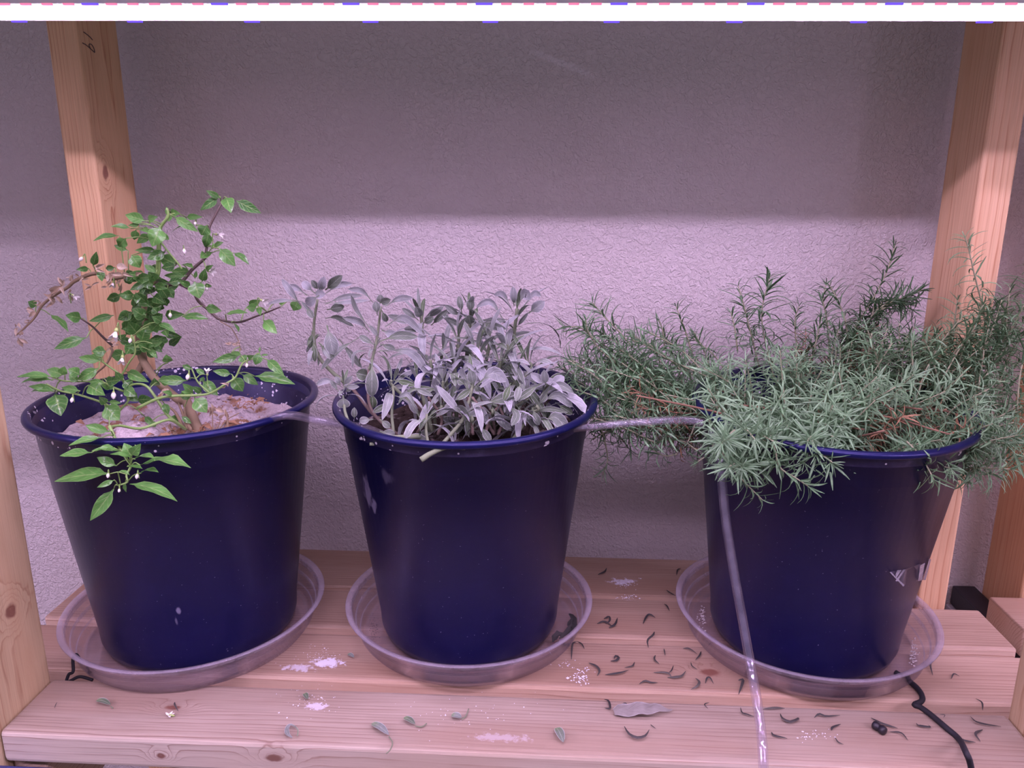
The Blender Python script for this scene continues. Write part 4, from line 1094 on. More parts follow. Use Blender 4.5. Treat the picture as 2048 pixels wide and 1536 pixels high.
def sprig(path, spacing=.0052, nl=.027, spread=.85, per=3, ti=.6, stem_mat=None, r=.0011, leafless=0.0, dead=False):
    path = np.asarray(path)
    n = len(path)
    tube_obj('stem', path, np.linspace(r, r * .55, n), stem_mat or M_RSTEM, rose, 5)
    seg = np.linalg.norm(np.diff(path, axis=0), axis=1)
    cum = np.concatenate([[0], np.cumsum(seg)])
    Lt = cum[-1]
    s = Lt * leafless
    ph = rr_.uniform(0, 6.28)
    tuft = False
    while s < Lt:
        i = min(n - 2, np.searchsorted(cum, s, side='right') - 1)
        f = (s - cum[i]) / seg[i]
        c = path[i] * (1 - f) + path[i + 1] * f
        t = nrm(path[i + 1] - path[i])
        a = nrm(np.cross(t, [.31, .2, .93])); b = np.cross(t, a)
        q = s / Lt
        for j in range(per):
            if rr_.random() < .12: continue
            th = ph + j * 2 * math.pi / per + rr_.uniform(-.4, .4)
            out = a * math.cos(th) + b * math.sin(th)
            e = (1.15 - .7 * spread * (1.25 - q) - .1) * rr_.uniform(.8, 1.2)      # angle above the stem's normal plane
            d = nrm(out * math.cos(e) + t * math.sin(e))
            away = nrm(out * .8 - t * .75 + np.array([0, 0, -.25]))
            x = nrm(away - d * np.dot(away, d)); y = np.cross(d, x)
            L = nl * rr_.uniform(.8, 1.3) * (1 - .35 * max(0, q - .85) / .15)
            M = np.eye(4)
            M[:3, 0] = x * L; M[:3, 1] = y * L; M[:3, 2] = d * L; M[:3, 3] = c
            NEED.append((rr_.randrange(14) if q < .7 else rr_.randrange(7), M, min(1, max(0, ti + rr_.uniform(-.45, .3))), dead and rr_.random() < .8))
        ph += math.pi / per + .25
        if s + spacing * 1.3 >= Lt and not tuft:      # the tuft at the tip
            tuft = True
            s = Lt * .9995
            per, spread, nl = 5, .25, nl * .85
            continue
        s += spacing * rr_.uniform(.8, 1.2)


def psprig(pts, Y, Y2=None, **kw):
    q = [P(x, y, Y=Y + ((Y2 or Y) - Y) * i / (len(pts) - 1)) for i, (x, y) in enumerate(pts)]
    sprig(smooth_path(q, 14), **kw)


# shoots that stand out, foot first (places in the photograph)
psprig([(1552, 745), (1530, 680), (1524, 620), (1540, 553)], .985, 1.0, nl=.034, ti=.3, spread=.75)  # rear shoots tinted darker, the lamp's shade put into their colour
psprig([(1520, 740), (1500, 660), (1485, 600), (1476, 572)], .985, 1.0, nl=.030, ti=.3, spread=.8)
psprig([(1600, 730), (1592, 680), (1590, 640), (1598, 612)], .99, 1.0, nl=.022, ti=.3, spread=.5)
psprig([(1660, 740), (1655, 650), (1646, 600), (1652, 570)], .985, 1.0, nl=.026, ti=.3, spread=.75)
psprig([(1700, 750), (1692, 650), (1675, 600), (1660, 572)], .97, .985, nl=.026, ti=.35)
psprig([(1690, 700), (1720, 640), (1750, 590), (1775, 540), (1790, 490)], .985, 1.0, nl=.026, ti=.1, spread=.6)
for dx, dy in ((40, 15), (60, 5), (70, -10), (20, 25), (-20, 10), (50, 30)):
    psprig([(1700, 690), (1740, 640), (1760 + dx * .5, 600), (1775 + dx, 590 + dy)], .975, .995, nl=.024, ti=.15)
psprig([(1972, 650), (1962, 600), (1948, 545), (1938, 500), (1930, 475)], .90, .90, nl=.025, ti=.75, spread=.95, spacing=.0065)
psprig([(1905, 690), (1910, 640), (1915, 600)], .91, .91, nl=.022, ti=.6)
psprig([(2000, 700), (1985, 640), (1960, 610)], .90, .90, nl=.024, ti=.6)
psprig([(2010, 680), (2015, 620), (2020, 575)], .90, .91, nl=.026, ti=.6)
psprig([(2060, 700), (2050, 620), (2060, 540)], .92, .93, nl=.028, ti=.5)
psprig([(1765, 790), (1755, 720), (1745, 690), (1735, 660)], .87, .87, nl=.026, ti=.75, leafless=.35)
psprig([(1830, 790), (1825, 720), (1822, 680)], .86, .86, nl=.024, ti=.7)
psprig([(1880, 770), (1862, 710), (1845, 670)], .86, .86, nl=.026, ti=.75)
psprig([(1570, 810), (1565, 760), (1560, 700)], .83, .83, nl=.026, ti=.8, leafless=.45)
psprig([(1690, 830), (1685, 780), (1678, 745)], .82, .82, nl=.026, ti=.85, leafless=.3)
psprig([(1475, 700), (1470, 660), (1462, 625)], .95, .96, nl=.024, ti=.45)
psprig([(1385, 710), (1370, 660), (1360, 635), (1352, 612)], .955, .965, nl=.024, ti=.35, spread=.65)
psprig([(1330, 700), (1325, 660), (1318, 640)], .95, .95, nl=.024, ti=.45)
psprig([(1270, 700), (1235, 660), (1210, 635), (1185, 605)], .93, .94, nl=.028, ti=.7, spread=.7)
psprig([(1230, 720), (1190, 680), (1160, 655), (1130, 655)], .91, .91, nl=.028, ti=.75, spread=.7)
psprig([(1240, 730), (1200, 700), (1175, 660), (1172, 640)], .90, .90, nl=.028, ti=.75)
psprig([(1430, 760), (1340, 720), (1290, 690), (1265, 680)], .89, .89, nl=.028, ti=.8)
# hanging shoots over the front and left rim
psprig([(1470, 860), (1440, 890), (1460, 930), (1490, 965), (1525, 1000)], .76, .735, nl=.024, ti=.7, spread=.9)
psprig([(1540, 870), (1550, 900), (1560, 935), (1590, 955), (1620, 975)], .745, .72, nl=.027, ti=.75, spread=.8)
psprig([(1620, 880), (1640, 905), (1665, 925)], .735, .722, nl=.026, ti=.75)
psprig([(1810, 880), (1835, 905), (1855, 935), (1868, 960)], .745, .73, nl=.030, ti=.75, spread=.8)
psprig([(1900, 870), (1940, 890), (1955, 925)], .79, .78, nl=.028, ti=.65)
psprig([(1990, 860), (2020, 890), (2035, 920)], .82, .82, nl=.028, ti=.6)
psprig([(1200, 850), (1210, 885), (1215, 920), (1205, 950)], .90, .90, nl=.020, ti=.3, spread=.6)
psprig([(1260, 850), (1258, 875), (1262, 905)], .91, .91, nl=.020, ti=.3, spread=.6)
psprig([(1355, 908), (1330, 912), (1305, 900)], .87, .87, nl=.022, ti=.55, leafless=.35)
psprig([(1430, 880), (1420, 905), (1394, 925)], .80, .80, nl=.022, ti=.6, leafless=.6)
psprig([(1390, 850), (1380, 875), (1375, 885)], .85, .85, nl=.02, ti=.45)


def mass(n, x0, x1, y0, y1, Y0, Y1, L0, L1, lean, ti, **kw):
    """shoots of the tangled mat: tips spread over a region; lean = horizontal direction of growth and rise"""
    for _ in range(n):
        Y = rr_.uniform(Y0, Y1)
        T = P(rr_.uniform(x0, x1), rr_.uniform(y0, y1), Y=Y)
        L = rr_.uniform(L0, L1)
        c = np.array([POTS[2][0], POTS[2][1], .24])
        d = nrm(nrm(T - c) * .6 + np.array(lean) + np.array([rr_.uniform(-.5, .5), rr_.uniform(-.4, .4), rr_.uniform(-.3, .3)]))
        if T[1] + .0 > 1.06: T[1] = 1.06
        m1 = T - d * L * .5 + np.array([0, 0, -.006])
        b = T - d * L * .9 + np.array([rr_.uniform(-.01, .01), rr_.uniform(-.01, .01), -.02])
        path = smooth_path([b, m1, T], 9)
        path[:, 1] = np.minimum(path[:, 1], 1.07)
        sprig(path, ti=ti + rr_.uniform(-.15, .15), **kw)


mass(32, 1130, 1420, 690, 840, .83, .97, .06, .11, (-.9, 0, .25), .85, nl=.025)  # left mat tinted paler, lamplight from above put into its colour
mass(18, 1160, 1420, 660, 740, .90, .99, .05, .09, (-.5, .1, .5), .6, nl=.024)
mass(34, 1400, 1740, 770, 900, .75, .85, .06, .10, (-.1, -.6, .45), .78, nl=.025)
mass(38, 1720, 2050, 740, 890, .76, .86, .06, .10, (.3, -.5, .45), .72, nl=.025)
mass(26, 1420, 1700, 690, 800, .83, .93, .05, .09, (0, -.1, .8), .62, nl=.025)
mass(34, 1720, 2060, 650, 780, .85, .97, .05, .10, (.2, .1, .8), .52, nl=.025)
mass(22, 1620, 1850, 620, 740, .93, 1.02, .05, .08, (0, .2, .9), .25, nl=.025)
mass(20, 1890, 2070, 590, 700, .86, .96, .05, .08, (.3, .1, .8), .45, nl=.024)
mass(9, 1150, 1400, 830, 890, .87, .95, .05, .08, (-.5, -.1, -.3), .28, nl=.022)
mass(14, 1960, 2070, 780, 930, .80, .90, .06, .09, (.6, -.3, .0), .55, nl=.026)
mass(9, 1200, 1420, 760, 850, .86, .93, .05, .08, (-.6, -.2, .0), .5, nl=.02, dead=True, stem_mat=M_RWOOD)
mass(18, 1480, 1950, 820, 890, .78, .86, .05, .09, (0, -.5, .1), .5, nl=.02, dead=True, stem_mat=M_RWOOD)
mass(10, 1600, 1760, 640, 740, .94, 1.0, .05, .08, (0, .1, .5), .6, nl=.02, dead=True, stem_mat=M_RWOOD)
mass(19, 1440, 1690, 872, 938, .712, .745, .05, .08, (0, -.7, -.15), .68, nl=.024)
mass(5, 1830, 1930, 880, 950, .730, .760, .05, .08, (.2, -.7, -.1), .66, nl=.026)
mass(10, 1860, 2040, 860, 950, .76, .82, .05, .08, (.4, -.6, -.1), .62, nl=.027)
mass(16, 1120, 1330, 660, 780, .86, .93, .06, .09, (-.8, 0, .2), .8, nl=.026)
# bare woody runners
for _ in range(24):
    a = rr_.uniform(0, 6.28)
    r0 = rr_.uniform(.01, .06)
    b = np.array([POTS[2][0] + r0 * math.cos(a), POTS[2][1] + r0 * math.sin(a), .262])
    far = rr_.uniform(.08, .20) if math.cos(a) < 0 else rr_.uniform(.08, .15)
    if math.sin(a) > .3: far = min(far, .14)
    T = np.array([POTS[2][0] + (r0 + far) * math.cos(a), POTS[2][1] + (r0 + far) * math.sin(a), rr_.uniform(.29, .33)])
    m_ = (b + T) / 2 + np.array([rr_.uniform(-.02, .02), rr_.uniform(-.02, .02), rr_.uniform(.0, .03)])
    path = smooth_path([b, m_, T], 10)
    tube_obj('woody_stem', path, np.linspace(.0018, .0009, 10), M_RWOOD, rose, 5)

for i, (k, M, ti, de) in enumerate(NEED):
    pass
vd = [(np.dot(M[:3, 3] - CAM, _fw) - 0.5 * M[2, 3] if not de else 9.0) for (k, M, ti, de) in NEED]
order = np.argsort(vd)
kme = {}
for i in order[:300]:
    k, M, ti, de = NEED[i]
    q = (k, int(ti * 4.99))
    if q not in kme:
        V, Fc, UV = KIT[k]
        kme[q] = mesh('leaf', V, Fc, M_ROSE, uv=UV, tint=np.full(len(V), (q[1] + .5) / 5))
    o = bpy.data.objects.new('leaf', kme[q])
    COL.objects.link(o)
    o.parent = rose
    m2 = M.copy(); m2[:3, 3] -= np.array(rose.location)
    o.matrix_local = Matrix(m2.tolist())
for nm, mat, want in (('leafy_mass', M_ROSE, False), ('dry_leaves', M_RDEAD, True)):
    Vs, Fs, Us, Ts = [], [], [], []
    off = 0
    for i in order[300:]:
        k, M, ti, de = NEED[i]
        if de != want: continue
        V, Fc, UV = KIT[k]
        V = np.asarray(V)
        Vs.append(V @ M[:3, :3].T + M[:3, 3] - np.array(rose.location)); Us.append(UV); Ts.append(np.full(len(V), ti))
        Fs += [(a + off, b + off, c + off, d + off) for a, b, c, d in Fc]
        off += len(V)
    o = link(nm, mesh(nm, np.vstack(Vs), Fs, mat, uv=np.vstack(Us), tint=np.concatenate(Ts)), rose, tuple(rose.location))
    o['kind'] = 'stuff'

# ------------------------------------------------------------------ clear irrigation tubing
def ptube(pts, r, label):
    """clear tube; each place = picture x, y and depth"""
    q = [P(x, y, Y=Y) for x, y, Y in pts]
    path = smooth_path(q, 9 * len(q))
    o = tube_obj('clear_tube', path, r, M_TUBE, None, 14)
    V, Fc = tube_geo(path, r * .62, 10)
    c = link('tube_bore', mesh('tube_bore', np.array(V) - path[0], Fc, M_TUBE)); c.parent = o
    return tag(o, label, 'tube', 'clear drip tubes')


ptube([(508, 856, .775), (530, 842, .785), (556, 833, .79), (585, 831, .80), (625, 838, .815), (680, 848, .825), (730, 856, .82), (770, 872, .80), (800, 890, .785)], .0046, 'clear tube arching from the left pot over to the middle pot')
ptube([(1035, 893, .765), (1065, 880, .77), (1100, 868, .785), (1135, 858, .80), (1200, 851, .815), (1290, 843, .825), (1370, 840, .83), (1410, 846, .825)], .0046, 'clear tube running from the middle pot under the rosemary')
ptube([(1425, 862, .80), (1436, 885, .778), (1441, 920, .765), (1445, 975, .757), (1453, 1050, .748), (1469, 1150, .737), (1487, 1250, .72), (1502, 1335, .70), (1515, 1410, .672), (1523, 1470, .645), (1526, 1510, .632), (1528, 1560, .62), (1529, 1640, .61)], .0049, 'clear tube hanging down in front of the right pot')

# ------------------------------------------------------------------ black things
cord = [G0(1790, 1350), G0(1812, 1364), G0(1832, 1380), G0(1843, 1396), G0(1842, 1408), G0(1828, 1415), G0(1840, 1420), G0(1862, 1436), G0(1890, 1460), G0(1917, 1484)]
cord = [p + np.array([0, 0, .0034]) for p in cord] + [P(1932, 1505, Y=.651), P(1940, 1525, Y=.648), P(1946, 1560, Y=.647), P(1950, 1620, Y=.647)]
tag(tube_obj('power_cord', smooth_path(cord, 60), .0030, M_CORD, None, 8), 'black cord running from the right saucer over the front slat edge', 'cord')
tang = [np.array([*G0(182, 1352)[:2], .004]), np.array([*G0(170, 1347)[:2], .010]), np.array([*G0(158, 1340)[:2], .020]), np.array([*G0(150, 1342)[:2], .016]), np.array([*G0(148, 1352)[:2], .006]), np.array([*G0(138, 1352)[:2], .002]),
        np.array([*G0(131, 1356)[:2], -.006]), np.array([*G0(140, 1357)[:2], -.003]), np.array([*G0(160, 1355)[:2], .001]), np.array([*G0(185, 1357)[:2], -.002])]
tag(tube_obj('cord_tangle', smooth_path(tang, 50), .0018, M_CORD, None, 7), 'small tangle of black cord in the slat gap beside the left saucer', 'cord')
# small rubber plug lying on the front slat
pp = G0(1400 + 1130 / 3.1605, 1050 + 1305 / 3.1605) + np.array([0, 0, .0042])
ax = nrm(np.array([.55, -.8, 0]))
V, Fc = [], []
prof = [(0.0005, -.0068), (.0036, -.0066), (.0042, -.0056), (.0042, -.0012), (.0034, -.0006), (.0034, .0010), (.0044, .0016), (.0044, .0056), (.0038, .0066), (.0005, .0068)]
V, Fc = lathe_geo(prof, 20)
o = link('rubber_plug', mesh('rubber_plug', V, Fc, M_BLACK), None, tuple(pp))
o.rotation_mode = 'QUATERNION'
o.rotation_quaternion = Vector((0, 0, 1)).rotation_difference(Vector(ax))
tag(o, 'small black rubber plug lying on the front slat near the cord', 'plug')
# black case standing on the floor between the two shelf units
zt = -0.042
cs = empty('storage_case', (0.61, 0.95, -0.9), 'black plastic case with a grey stripe between the two shelf units', 'case')
add_box('lid', (0.606, 0.80, zt - .03), (0.639, 1.095, zt), M_BLACK, cs, .002)
add_box('grey_stripe', (0.600, 0.80, zt - .052), (0.637, 1.093, zt - .0305), simple('grey_plastic', (.36, .34, .36), .5), cs, .001, 1)
add_box('case_body', (0.588, 0.80, -0.9), (0.632, 1.09, zt - .0525), simple('dark_plum_plastic', (.035, .025, .045), .5), cs, .002)
add_box('lid_slot', (0.622, 0.975, zt + .0002), (0.632, 0.981, zt + .0008), simple('slot_black', (.003, .003, .004), .6), cs, 0)
# blue tub on the level below, left
tub = empty('storage_bin', (-0.60, 0.55, -0.9), 'tall dark blue bin below the left end of the front slat', 'bin')
M_NAVY = simple('navy_plastic', (.03, .035, .12), .4)
add_box('bin_body', (-0.70, 0.45, -0.9), (-0.515, 0.645, -0.056), M_NAVY, tub, .006)
add_box('bin_rim', (-0.706, 0.444, -0.0558), (-0.509, 0.6508, -0.0395), M_NAVY, tub, .002)

# ------------------------------------------------------------------ litter on the slats
ox = {'F': (1100, 1050), 'G': (1400, 1050), 'H': (600, 1050), 'I': (0, 1050)}


def lp(k, x, y, z=0.0006): return P(ox[k][0] + x / 3.1605, ox[k][1] + y / 3.1605, Z=z)


M_DRY = leafy('dark_dry_needle', (0.020, 0.018, 0.020), (0.12, 0.11, 0.09), (0.05, 0.045, 0.04), 0.7, trans=0.0, bumpy=0.0)
ND = [
 ('F', [(303, 315), (345, 305), (358, 275)], 'dark hooked dry leaf on the rear slat right of the middle saucer'),
 ('F', [(735, 415), (755, 435), (795, 452)], 'dark dry leaf on the rear slat edge touching the right saucer'),
 ('F', [(800, 318), (806, 292), (828, 278)], 'short dark leaf at the rear left rim of the right saucer'),
 ('F', [(298, 626), (345, 618), (392, 640)], 'flat dark leaf of the crossed pair on the second slat'),
 ('F', [(340, 600), (372, 588), (378, 612), (350, 628)], 'curled dark leaf of the crossed pair on the second slat'),
 ('F', [(372, 656), (410, 640), (427, 588)], 'dark J-shaped leaf right of the crossed pair on the second slat'),
 ('F', [(588, 630), (608, 592), (632, 576), (667, 590)], 'dark arched leaf in the middle of the second slat'),
 ('F', [(722, 500), (738, 520), (756, 545)], 'crumpled dark leaf on the second slat near the right saucer'),
 ('F', [(660, 680), (650, 712), (616, 745), (622, 782)], 'dark wavy leaf bridging the gap behind the third slat'),
 ('F', [(135, 852), (142, 770), (172, 744)], 'long dark leaf beside the front right of the middle saucer, pointing forward'),
 ('F', [(170, 742), (200, 760), (218, 787)], 'dark bent leaf beside the middle saucer, pointing right'),
 ('F', [(245, 878), (290, 900), (313, 930), (298, 956)], 'dark hooked leaf on the third slat above the white crumbs'),
 ('F', [(348, 950), (400, 953), (450, 945), (497, 922)], 'long flat leaf on the third slat right of the white crumbs'),
 ('F', [(383, 864), (418, 866), (434, 846), (414, 834), (404, 850)], 'thin leaf curled into a ring on the third slat'),
 ('F', [(535, 870), (520, 900), (470, 905)], 'leaf bit with a dark end on the third slat, right of the ring'),
 ('F', [(666, 828), (660, 858), (692, 886)], 'thin bracket-shaped leaf on the third slat'),
 ('F', [(720, 788), (727, 828)], 'tiny straight dark leaf on the third slat near the gap'),
 ('F', [(655, 936), (740, 948), (772, 972)], 'grey green leaf on the third slat left of the forked one'),
 ('F', [(742, 966), (790, 976), (832, 965), (858, 924)], 'grey green forked leaf on the third slat, the largest there'),
 ('F', [(780, 894), (768, 928), (748, 942)], 'short leaf just behind the forked leaf'),
 ('F', [(564, 1008), (600, 995), (640, 1004), (682, 998)], 'dark wavy leaf near the front edge of the third slat'),
 ('F', [(890, 874), (898, 902), (932, 918)], 'thin dark leaf left of the oval knot'),
 ('F', [(840, 785), (880, 792), (930, 816)], 'dark leaf behind the oval knot, running to the right saucer'),
 ('F', [(955, 804), (946, 835), (918, 860)], 'dark leaf behind the oval knot, crossing towards the left'),
 ('F', [(920, 974), (944, 1000), (930, 1030), (890, 1043)], 'pale curved leaf in front of the oval knot, bracket shaped'),
 ('F', [(982, 1002), (992, 978), (1012, 978), (1034, 1006)], 'dark crumpled leaf just in front of the oval knot'),
 ('F', [(1190, 988), (1219, 990), (1210, 1030), (1191, 1077)], 'dark hooked leaf left of the hanging tube on the third slat'),
 ('F', [(343, 1105), (370, 1120), (379, 1166), (345, 1158)], 'dark hooked leaf behind the big dried sage leaf'),
 ('F', [(450, 1140), (480, 1137), (493, 1162)], 'thin arched leaf touching the back of the big dried sage leaf'),
 ('F', [(1006, 1127), (976, 1142), (1000, 1164)], 'small dark V-shaped leaf at the back of the front slat'),
 ('F', [(470, 1278), (498, 1335), (550, 1363), (602, 1350), (627, 1300)], 'large dark smile-shaped leaf on the front slat'),
 ('F', [(636, 1262), (645, 1277), (671, 1291)], 'short dark leaf right of the smile-shaped one'),
 ('F', [(1204, 1160), (1214, 1195), (1250, 1210), (1292, 1216)], 'dark L-shaped leaf left of the hanging tube on the front slat'),
 ('G', [(398, 1167), (470, 1170), (536, 1162)], 'straight grey leaf right of the hanging tube at the back of the front slat'),
 ('G', [(508, 1198), (520, 1235), (570, 1258), (622, 1236), (612, 1222)], 'dark cup-shaped leaf right of the hanging tube'),
 ('G', [(722, 1221), (752, 1209), (795, 1222), (885, 1207)], 'dark wavy leaf in front of the right saucer'),
 ('G', [(830, 1306), (838, 1288), (890, 1262)], 'thin check-shaped leaf in the middle of the front slat'),
 ('G', [(452, 1310), (470, 1338), (552, 1356)], 'dark leaf lying on the wood knot right of the tube'),
 ('G', [(1080, 1224), (1150, 1265), (1250, 1291)], 'long dark leaf just behind the rubber plug'),
 ('G', [(1200, 1311), (1270, 1325), (1316, 1366)], 'dark curved leaf right of the rubber plug'),
 ('G', [(1368, 1255), (1382, 1278), (1452, 1290), (1440, 1268)], 'dark branched leaf left of the black cord'),
 ('G', [(1710, 1214), (1740, 1256), (1800, 1276), (1902, 1281)], 'long curved leaf right of the cord on the front slat'),
 ('G', [(1622, 1344), (1680, 1376), (1742, 1381)], 'dark leaf touching the cord near the front edge'),
 ('G', [(1786, 1300), (1740, 1334), (1772, 1377)], 'forked dark leaf right of the cord near the front edge'),
 ('G', [(1742, 1100), (1780, 1135), (1786, 1176)], 'dark leaf leaning over the front edge of the third slat at the right'),
 ('G', [(1470, 868), (1454, 900), (1471, 952)], 'dark bracket-shaped leaf right of the right saucer'),
 ('G', [(1588, 976), (1604, 948), (1641, 962)], 'small arched leaf on the third slat far right'),
 ('G', [(1514, 1205), (1546, 1210), (1538, 1224)], 'tiny curled leaf right of the cord at the back of the front slat'),
 ('G', [(852, 1346), (872, 1378), (908, 1392)], 'ragged brown leaf scrap in front of the check-shaped leaf'),
 ('I', [(1105, 1122), (1106, 1150), (1128, 1182)], 'short dark bit of stem on the front slat before the left saucer'),
 ('I', [(345, 1160), (362, 1125)], 'brown speck of leaf near the left end of the front slat'),
]
rn = random.Random(21)
for (k, pts, lab) in ND:
    q = smooth_path([lp(k, *p) + np.array([0, 0, rn.uniform(.0004, .0016)]) for p in pts], 9)
    L = np.linalg.norm(np.diff(q, axis=0), axis=1).sum()
    q[:, 2] += np.sin(np.linspace(0, math.pi, 9)) * min(.004, L * .08)
    wmax = min(.0013, L * .05) * rn.uniform(.8, 1.2)
    half = np.array([.25, .6, .9, 1, 1, .9, .75, .5, .12]) * wmax
    V, Fc, UV = ribbon(q, np.array([0.1, -.4, 1.0]), half, -.5, 1)
    V = np.array(V); V[:, 2] = np.maximum(V[:, 2], .0003 if not 'bridging' in lab else -.002)
    o = link('fallen_leaf', mesh('fallen_leaf', V - q[0], Fc, M_DRY, uv=UV, tint=np.full(len(V), .9 if 'grey' in lab or 'pale' in lab else rn.uniform(0, .35))), None, tuple(q[0]))
    tag(o, lab, 'leaf', 'dry rosemary leaves fallen on the slats')

SG = [
 ('H', (455, 1265), (562, 1337), 46, [(562, 1337), (585, 1375), (570, 1420), (545, 1444)], .55, 'grey green sage leaf with a long stalk, near the front edge before the middle saucer'),
 ('H', (658, 1228), (728, 1270), 38, [(728, 1270), (770, 1275), (800, 1255)], .15, 'dark sage leaf with a thin stalk lying between two paler ones'),
 ('H', (958, 1212), (1022, 1228), 42, [(1022, 1228), (1048, 1208), (1066, 1162)], .5, 'small sage leaf with its stalk turned up, in front of the middle pot'),
 ('H', (1622, 1293), (1664, 1384), 56, None, .3, 'pointed green sage leaf standing upright in the picture beside a white crumb'),
 ('H', (303, 825), (342, 846), 26, None, .5, 'tiny grey leaf left of the middle saucer'),
 ('I', (612, 1118), (700, 1146), 36, [(700, 1146), (714, 1158)], .1, 'withered green leaf on the front slat before the left saucer'),
 ('I', (1925, 1075), (1945, 1110), 34, None, .1, 'small green leaf scrap on the gap edge between left and middle saucers'),
]
M_SGF = M_SAGE
for (k, b, t, wd, st, ti, lab) in SG:
    a = lp(k, *b, z=.0015); c = lp(k, *t, z=.0015)
    L = np.linalg.norm(c - a)
    us = np.linspace(0, 1, 9)
    q = np.array([a + (c - a) * u + np.array([0, 0, .002 + .10 * L * math.sin(math.pi * u)]) for u in us])
    W = wd / 3.1605 * np.dot(a - CAM, _fw) / F_PX
    half = np.array([prof_sage(.3 + .7 * u, .28) for u in us]) * W * .5
    half[0] *= .5
    V, Fc, UV = ribbon(q, np.array([0, -.25, 1.0]), half, .3, 2, .05)
    o = link('fallen_sage_leaf', mesh('fallen_sage_leaf', np.array(V) - a, Fc, M_SGF, uv=UV, tint=np.full(len(V), ti)), None, tuple(a))
    tag(o, lab, 'leaf', 'sage and pepper leaves fallen on the slats')
    if st:
        sp_ = smooth_path([lp(k, *p, z=.002) for p in st], 8)
        V, Fc = tube_geo(sp_, .0006, 5)
        s_ = link('leaf_stalk', mesh('leaf_stalk', V - a, Fc, M_SSTEM)); s_.parent = o
# big dried sage leaf, propped on its curled edge
a = lp('F', 405, 1180, .004); c = lp('F', 775, 1168, .004)
us = np.linspace(0, 1, 14)
q = np.array([a + (c - a) * u + np.array([0, -.004 * math.sin(math.pi * u), .006 * math.sin(math.pi * u) + .0012 * math.sin(19 * u)]) for u in us])
half = np.array([.5, .85, 1, 1, 1, 1, .95, .9, .8, .72, .55, .35, .2, .05]) * .0062
V, Fc, UV = ribbon(q, np.array([0, -.75, .65]), half, .5, 2, .22, curl=.2)
o = link('dried_sage_leaf', mesh('dried_sage_leaf', np.array(V) - a, Fc, leafy('dried_grey_leaf', (.20, .18, .16), (.34, .32, .30), (.28, .26, .24), .9, edge=(.42, .40, .40), trans=.1, veins=40), uv=UV, tint=np.full(len(V), .6)), None, tuple(a))
tag(o, 'large curled grey dried sage leaf lying along the front slat', 'leaf')
# curled pale leaf ring and flower bit, left part of the front slat
ring = [lp('I', x, y, .002) for x, y in ((1880, 1340), (1884, 1305), (1862, 1278), (1832, 1272), (1815, 1298), (1818, 1330), (1846, 1350))]
q = smooth_path(ring, 18)
half = np.interp(np.linspace(0, 1, 18), [0, .35, .5, .8, 1], [.0006, .0007, .0018, .0024, .0006])
V, Fc, UV = ribbon(q, np.array([0, 0, 1.0]), half, .6, 1)
V = np.array(V); V[:, 2] = np.maximum(V[:, 2] + .001, .0004)
o = link('curled_leaf', mesh('curled_leaf', V - q[0], Fc, M_SAGE, uv=UV, tint=np.full(len(V), .5)), None, tuple(q[0]))
tag(o, 'stalked grey leaf curled into a ring near the front slat edge', 'leaf')
fb = lp('I', 1068, 1205, .002)
geos = []
for an in (0.4, 1.3, 2.6, 5.4):
    d = np.array([math.cos(an), math.sin(an), .25]) * .0055
    geos.append((*ribbon(np.array([fb, fb + d * .5, fb + d]), np.array([0, 0, 1.0]), np.array([.0006, .0014, .0004]), .2, 1), 0))
V, Fc, UV, TI = merge(geos)
o = link('fallen_flower', mesh('fallen_flower', V - fb, Fc, M_PETAL), None, tuple(fb))
V, Fc = tube_geo(np.array([fb, fb + np.array([.003, .001, 0]), fb + np.array([.006, 0, 0])]), [.0012, .0014, .0006], 6)
link('calyx', mesh('calyx', V - fb, Fc, M_CALYX)).parent = o
tag(o, 'tiny fallen white flower with a green base on the front slat', 'flower')
# dead leaf in the middle saucer
sd = P(1132, 1258, Z=.012)
geos = []
for pts in ([(1138, 1228), (1148, 1240), (1144, 1256), (1130, 1268), (1118, 1278)], [(1146, 1238), (1140, 1250), (1150, 1258), (1136, 1270)], [(1105, 1285), (1112, 1272), (1126, 1266)]):
    q = smooth_path([P(x, y, Z=.012) for x, y in pts], 9)
    geos.append((*ribbon(q, np.array([0, -.6, .8]), np.array([.2, .6, .9, 1, .8, 1, .7, .5, .1]) * .0040, .7, 1, .5), .1))
V, Fc, UV, TI = merge(geos)
o = link('dead_leaf', mesh('dead_leaf', V - sd, Fc, M_DRY, uv=UV, tint=TI), None, tuple(sd))
tag(o, 'crumpled dark dead leaf inside the middle saucer on its right', 'leaf')


def crumbs(name, label, k, cx, cy, sx, sy, n, smin, smax, seed):
    r_ = random.Random(seed)
    V, Fc = [], []
    c0 = lp(k, cx, cy, 0)
    for _ in range(n):
        c = lp(k, cx + r_.gauss(0, sx), cy + r_.gauss(0, sy), 0) - c0
        s_ = r_.uniform(smin, smax) * (1 if r_.random() < .8 else 1.6)
        b = len(V)
        for d in ((1, 0, .5), (-1, 0, .5), (0, 1, .5), (0, -1, .5), (0, 0, 1.1), (0, 0, 0.02)):
            V.append((c[0] + d[0] * s_ * r_.uniform(.7, 1.2), c[1] + d[1] * s_ * r_.uniform(.7, 1.2), d[2] * s_ * r_.uniform(.8, 1.1) + .0002))
        Fc += [(b + 4, b, b + 2), (b + 4, b + 2, b + 1), (b + 4, b + 1, b + 3), (b + 4, b + 3, b), (b + 5, b + 2, b), (b + 5, b + 1, b + 2), (b + 5, b + 3, b + 1), (b + 5, b, b + 3)]
    o = link(name, mesh(name, V, Fc, M_CRUMB, smooth=False), None, tuple(c0))
    tag(o, label, 'crumbs', kind='stuff')


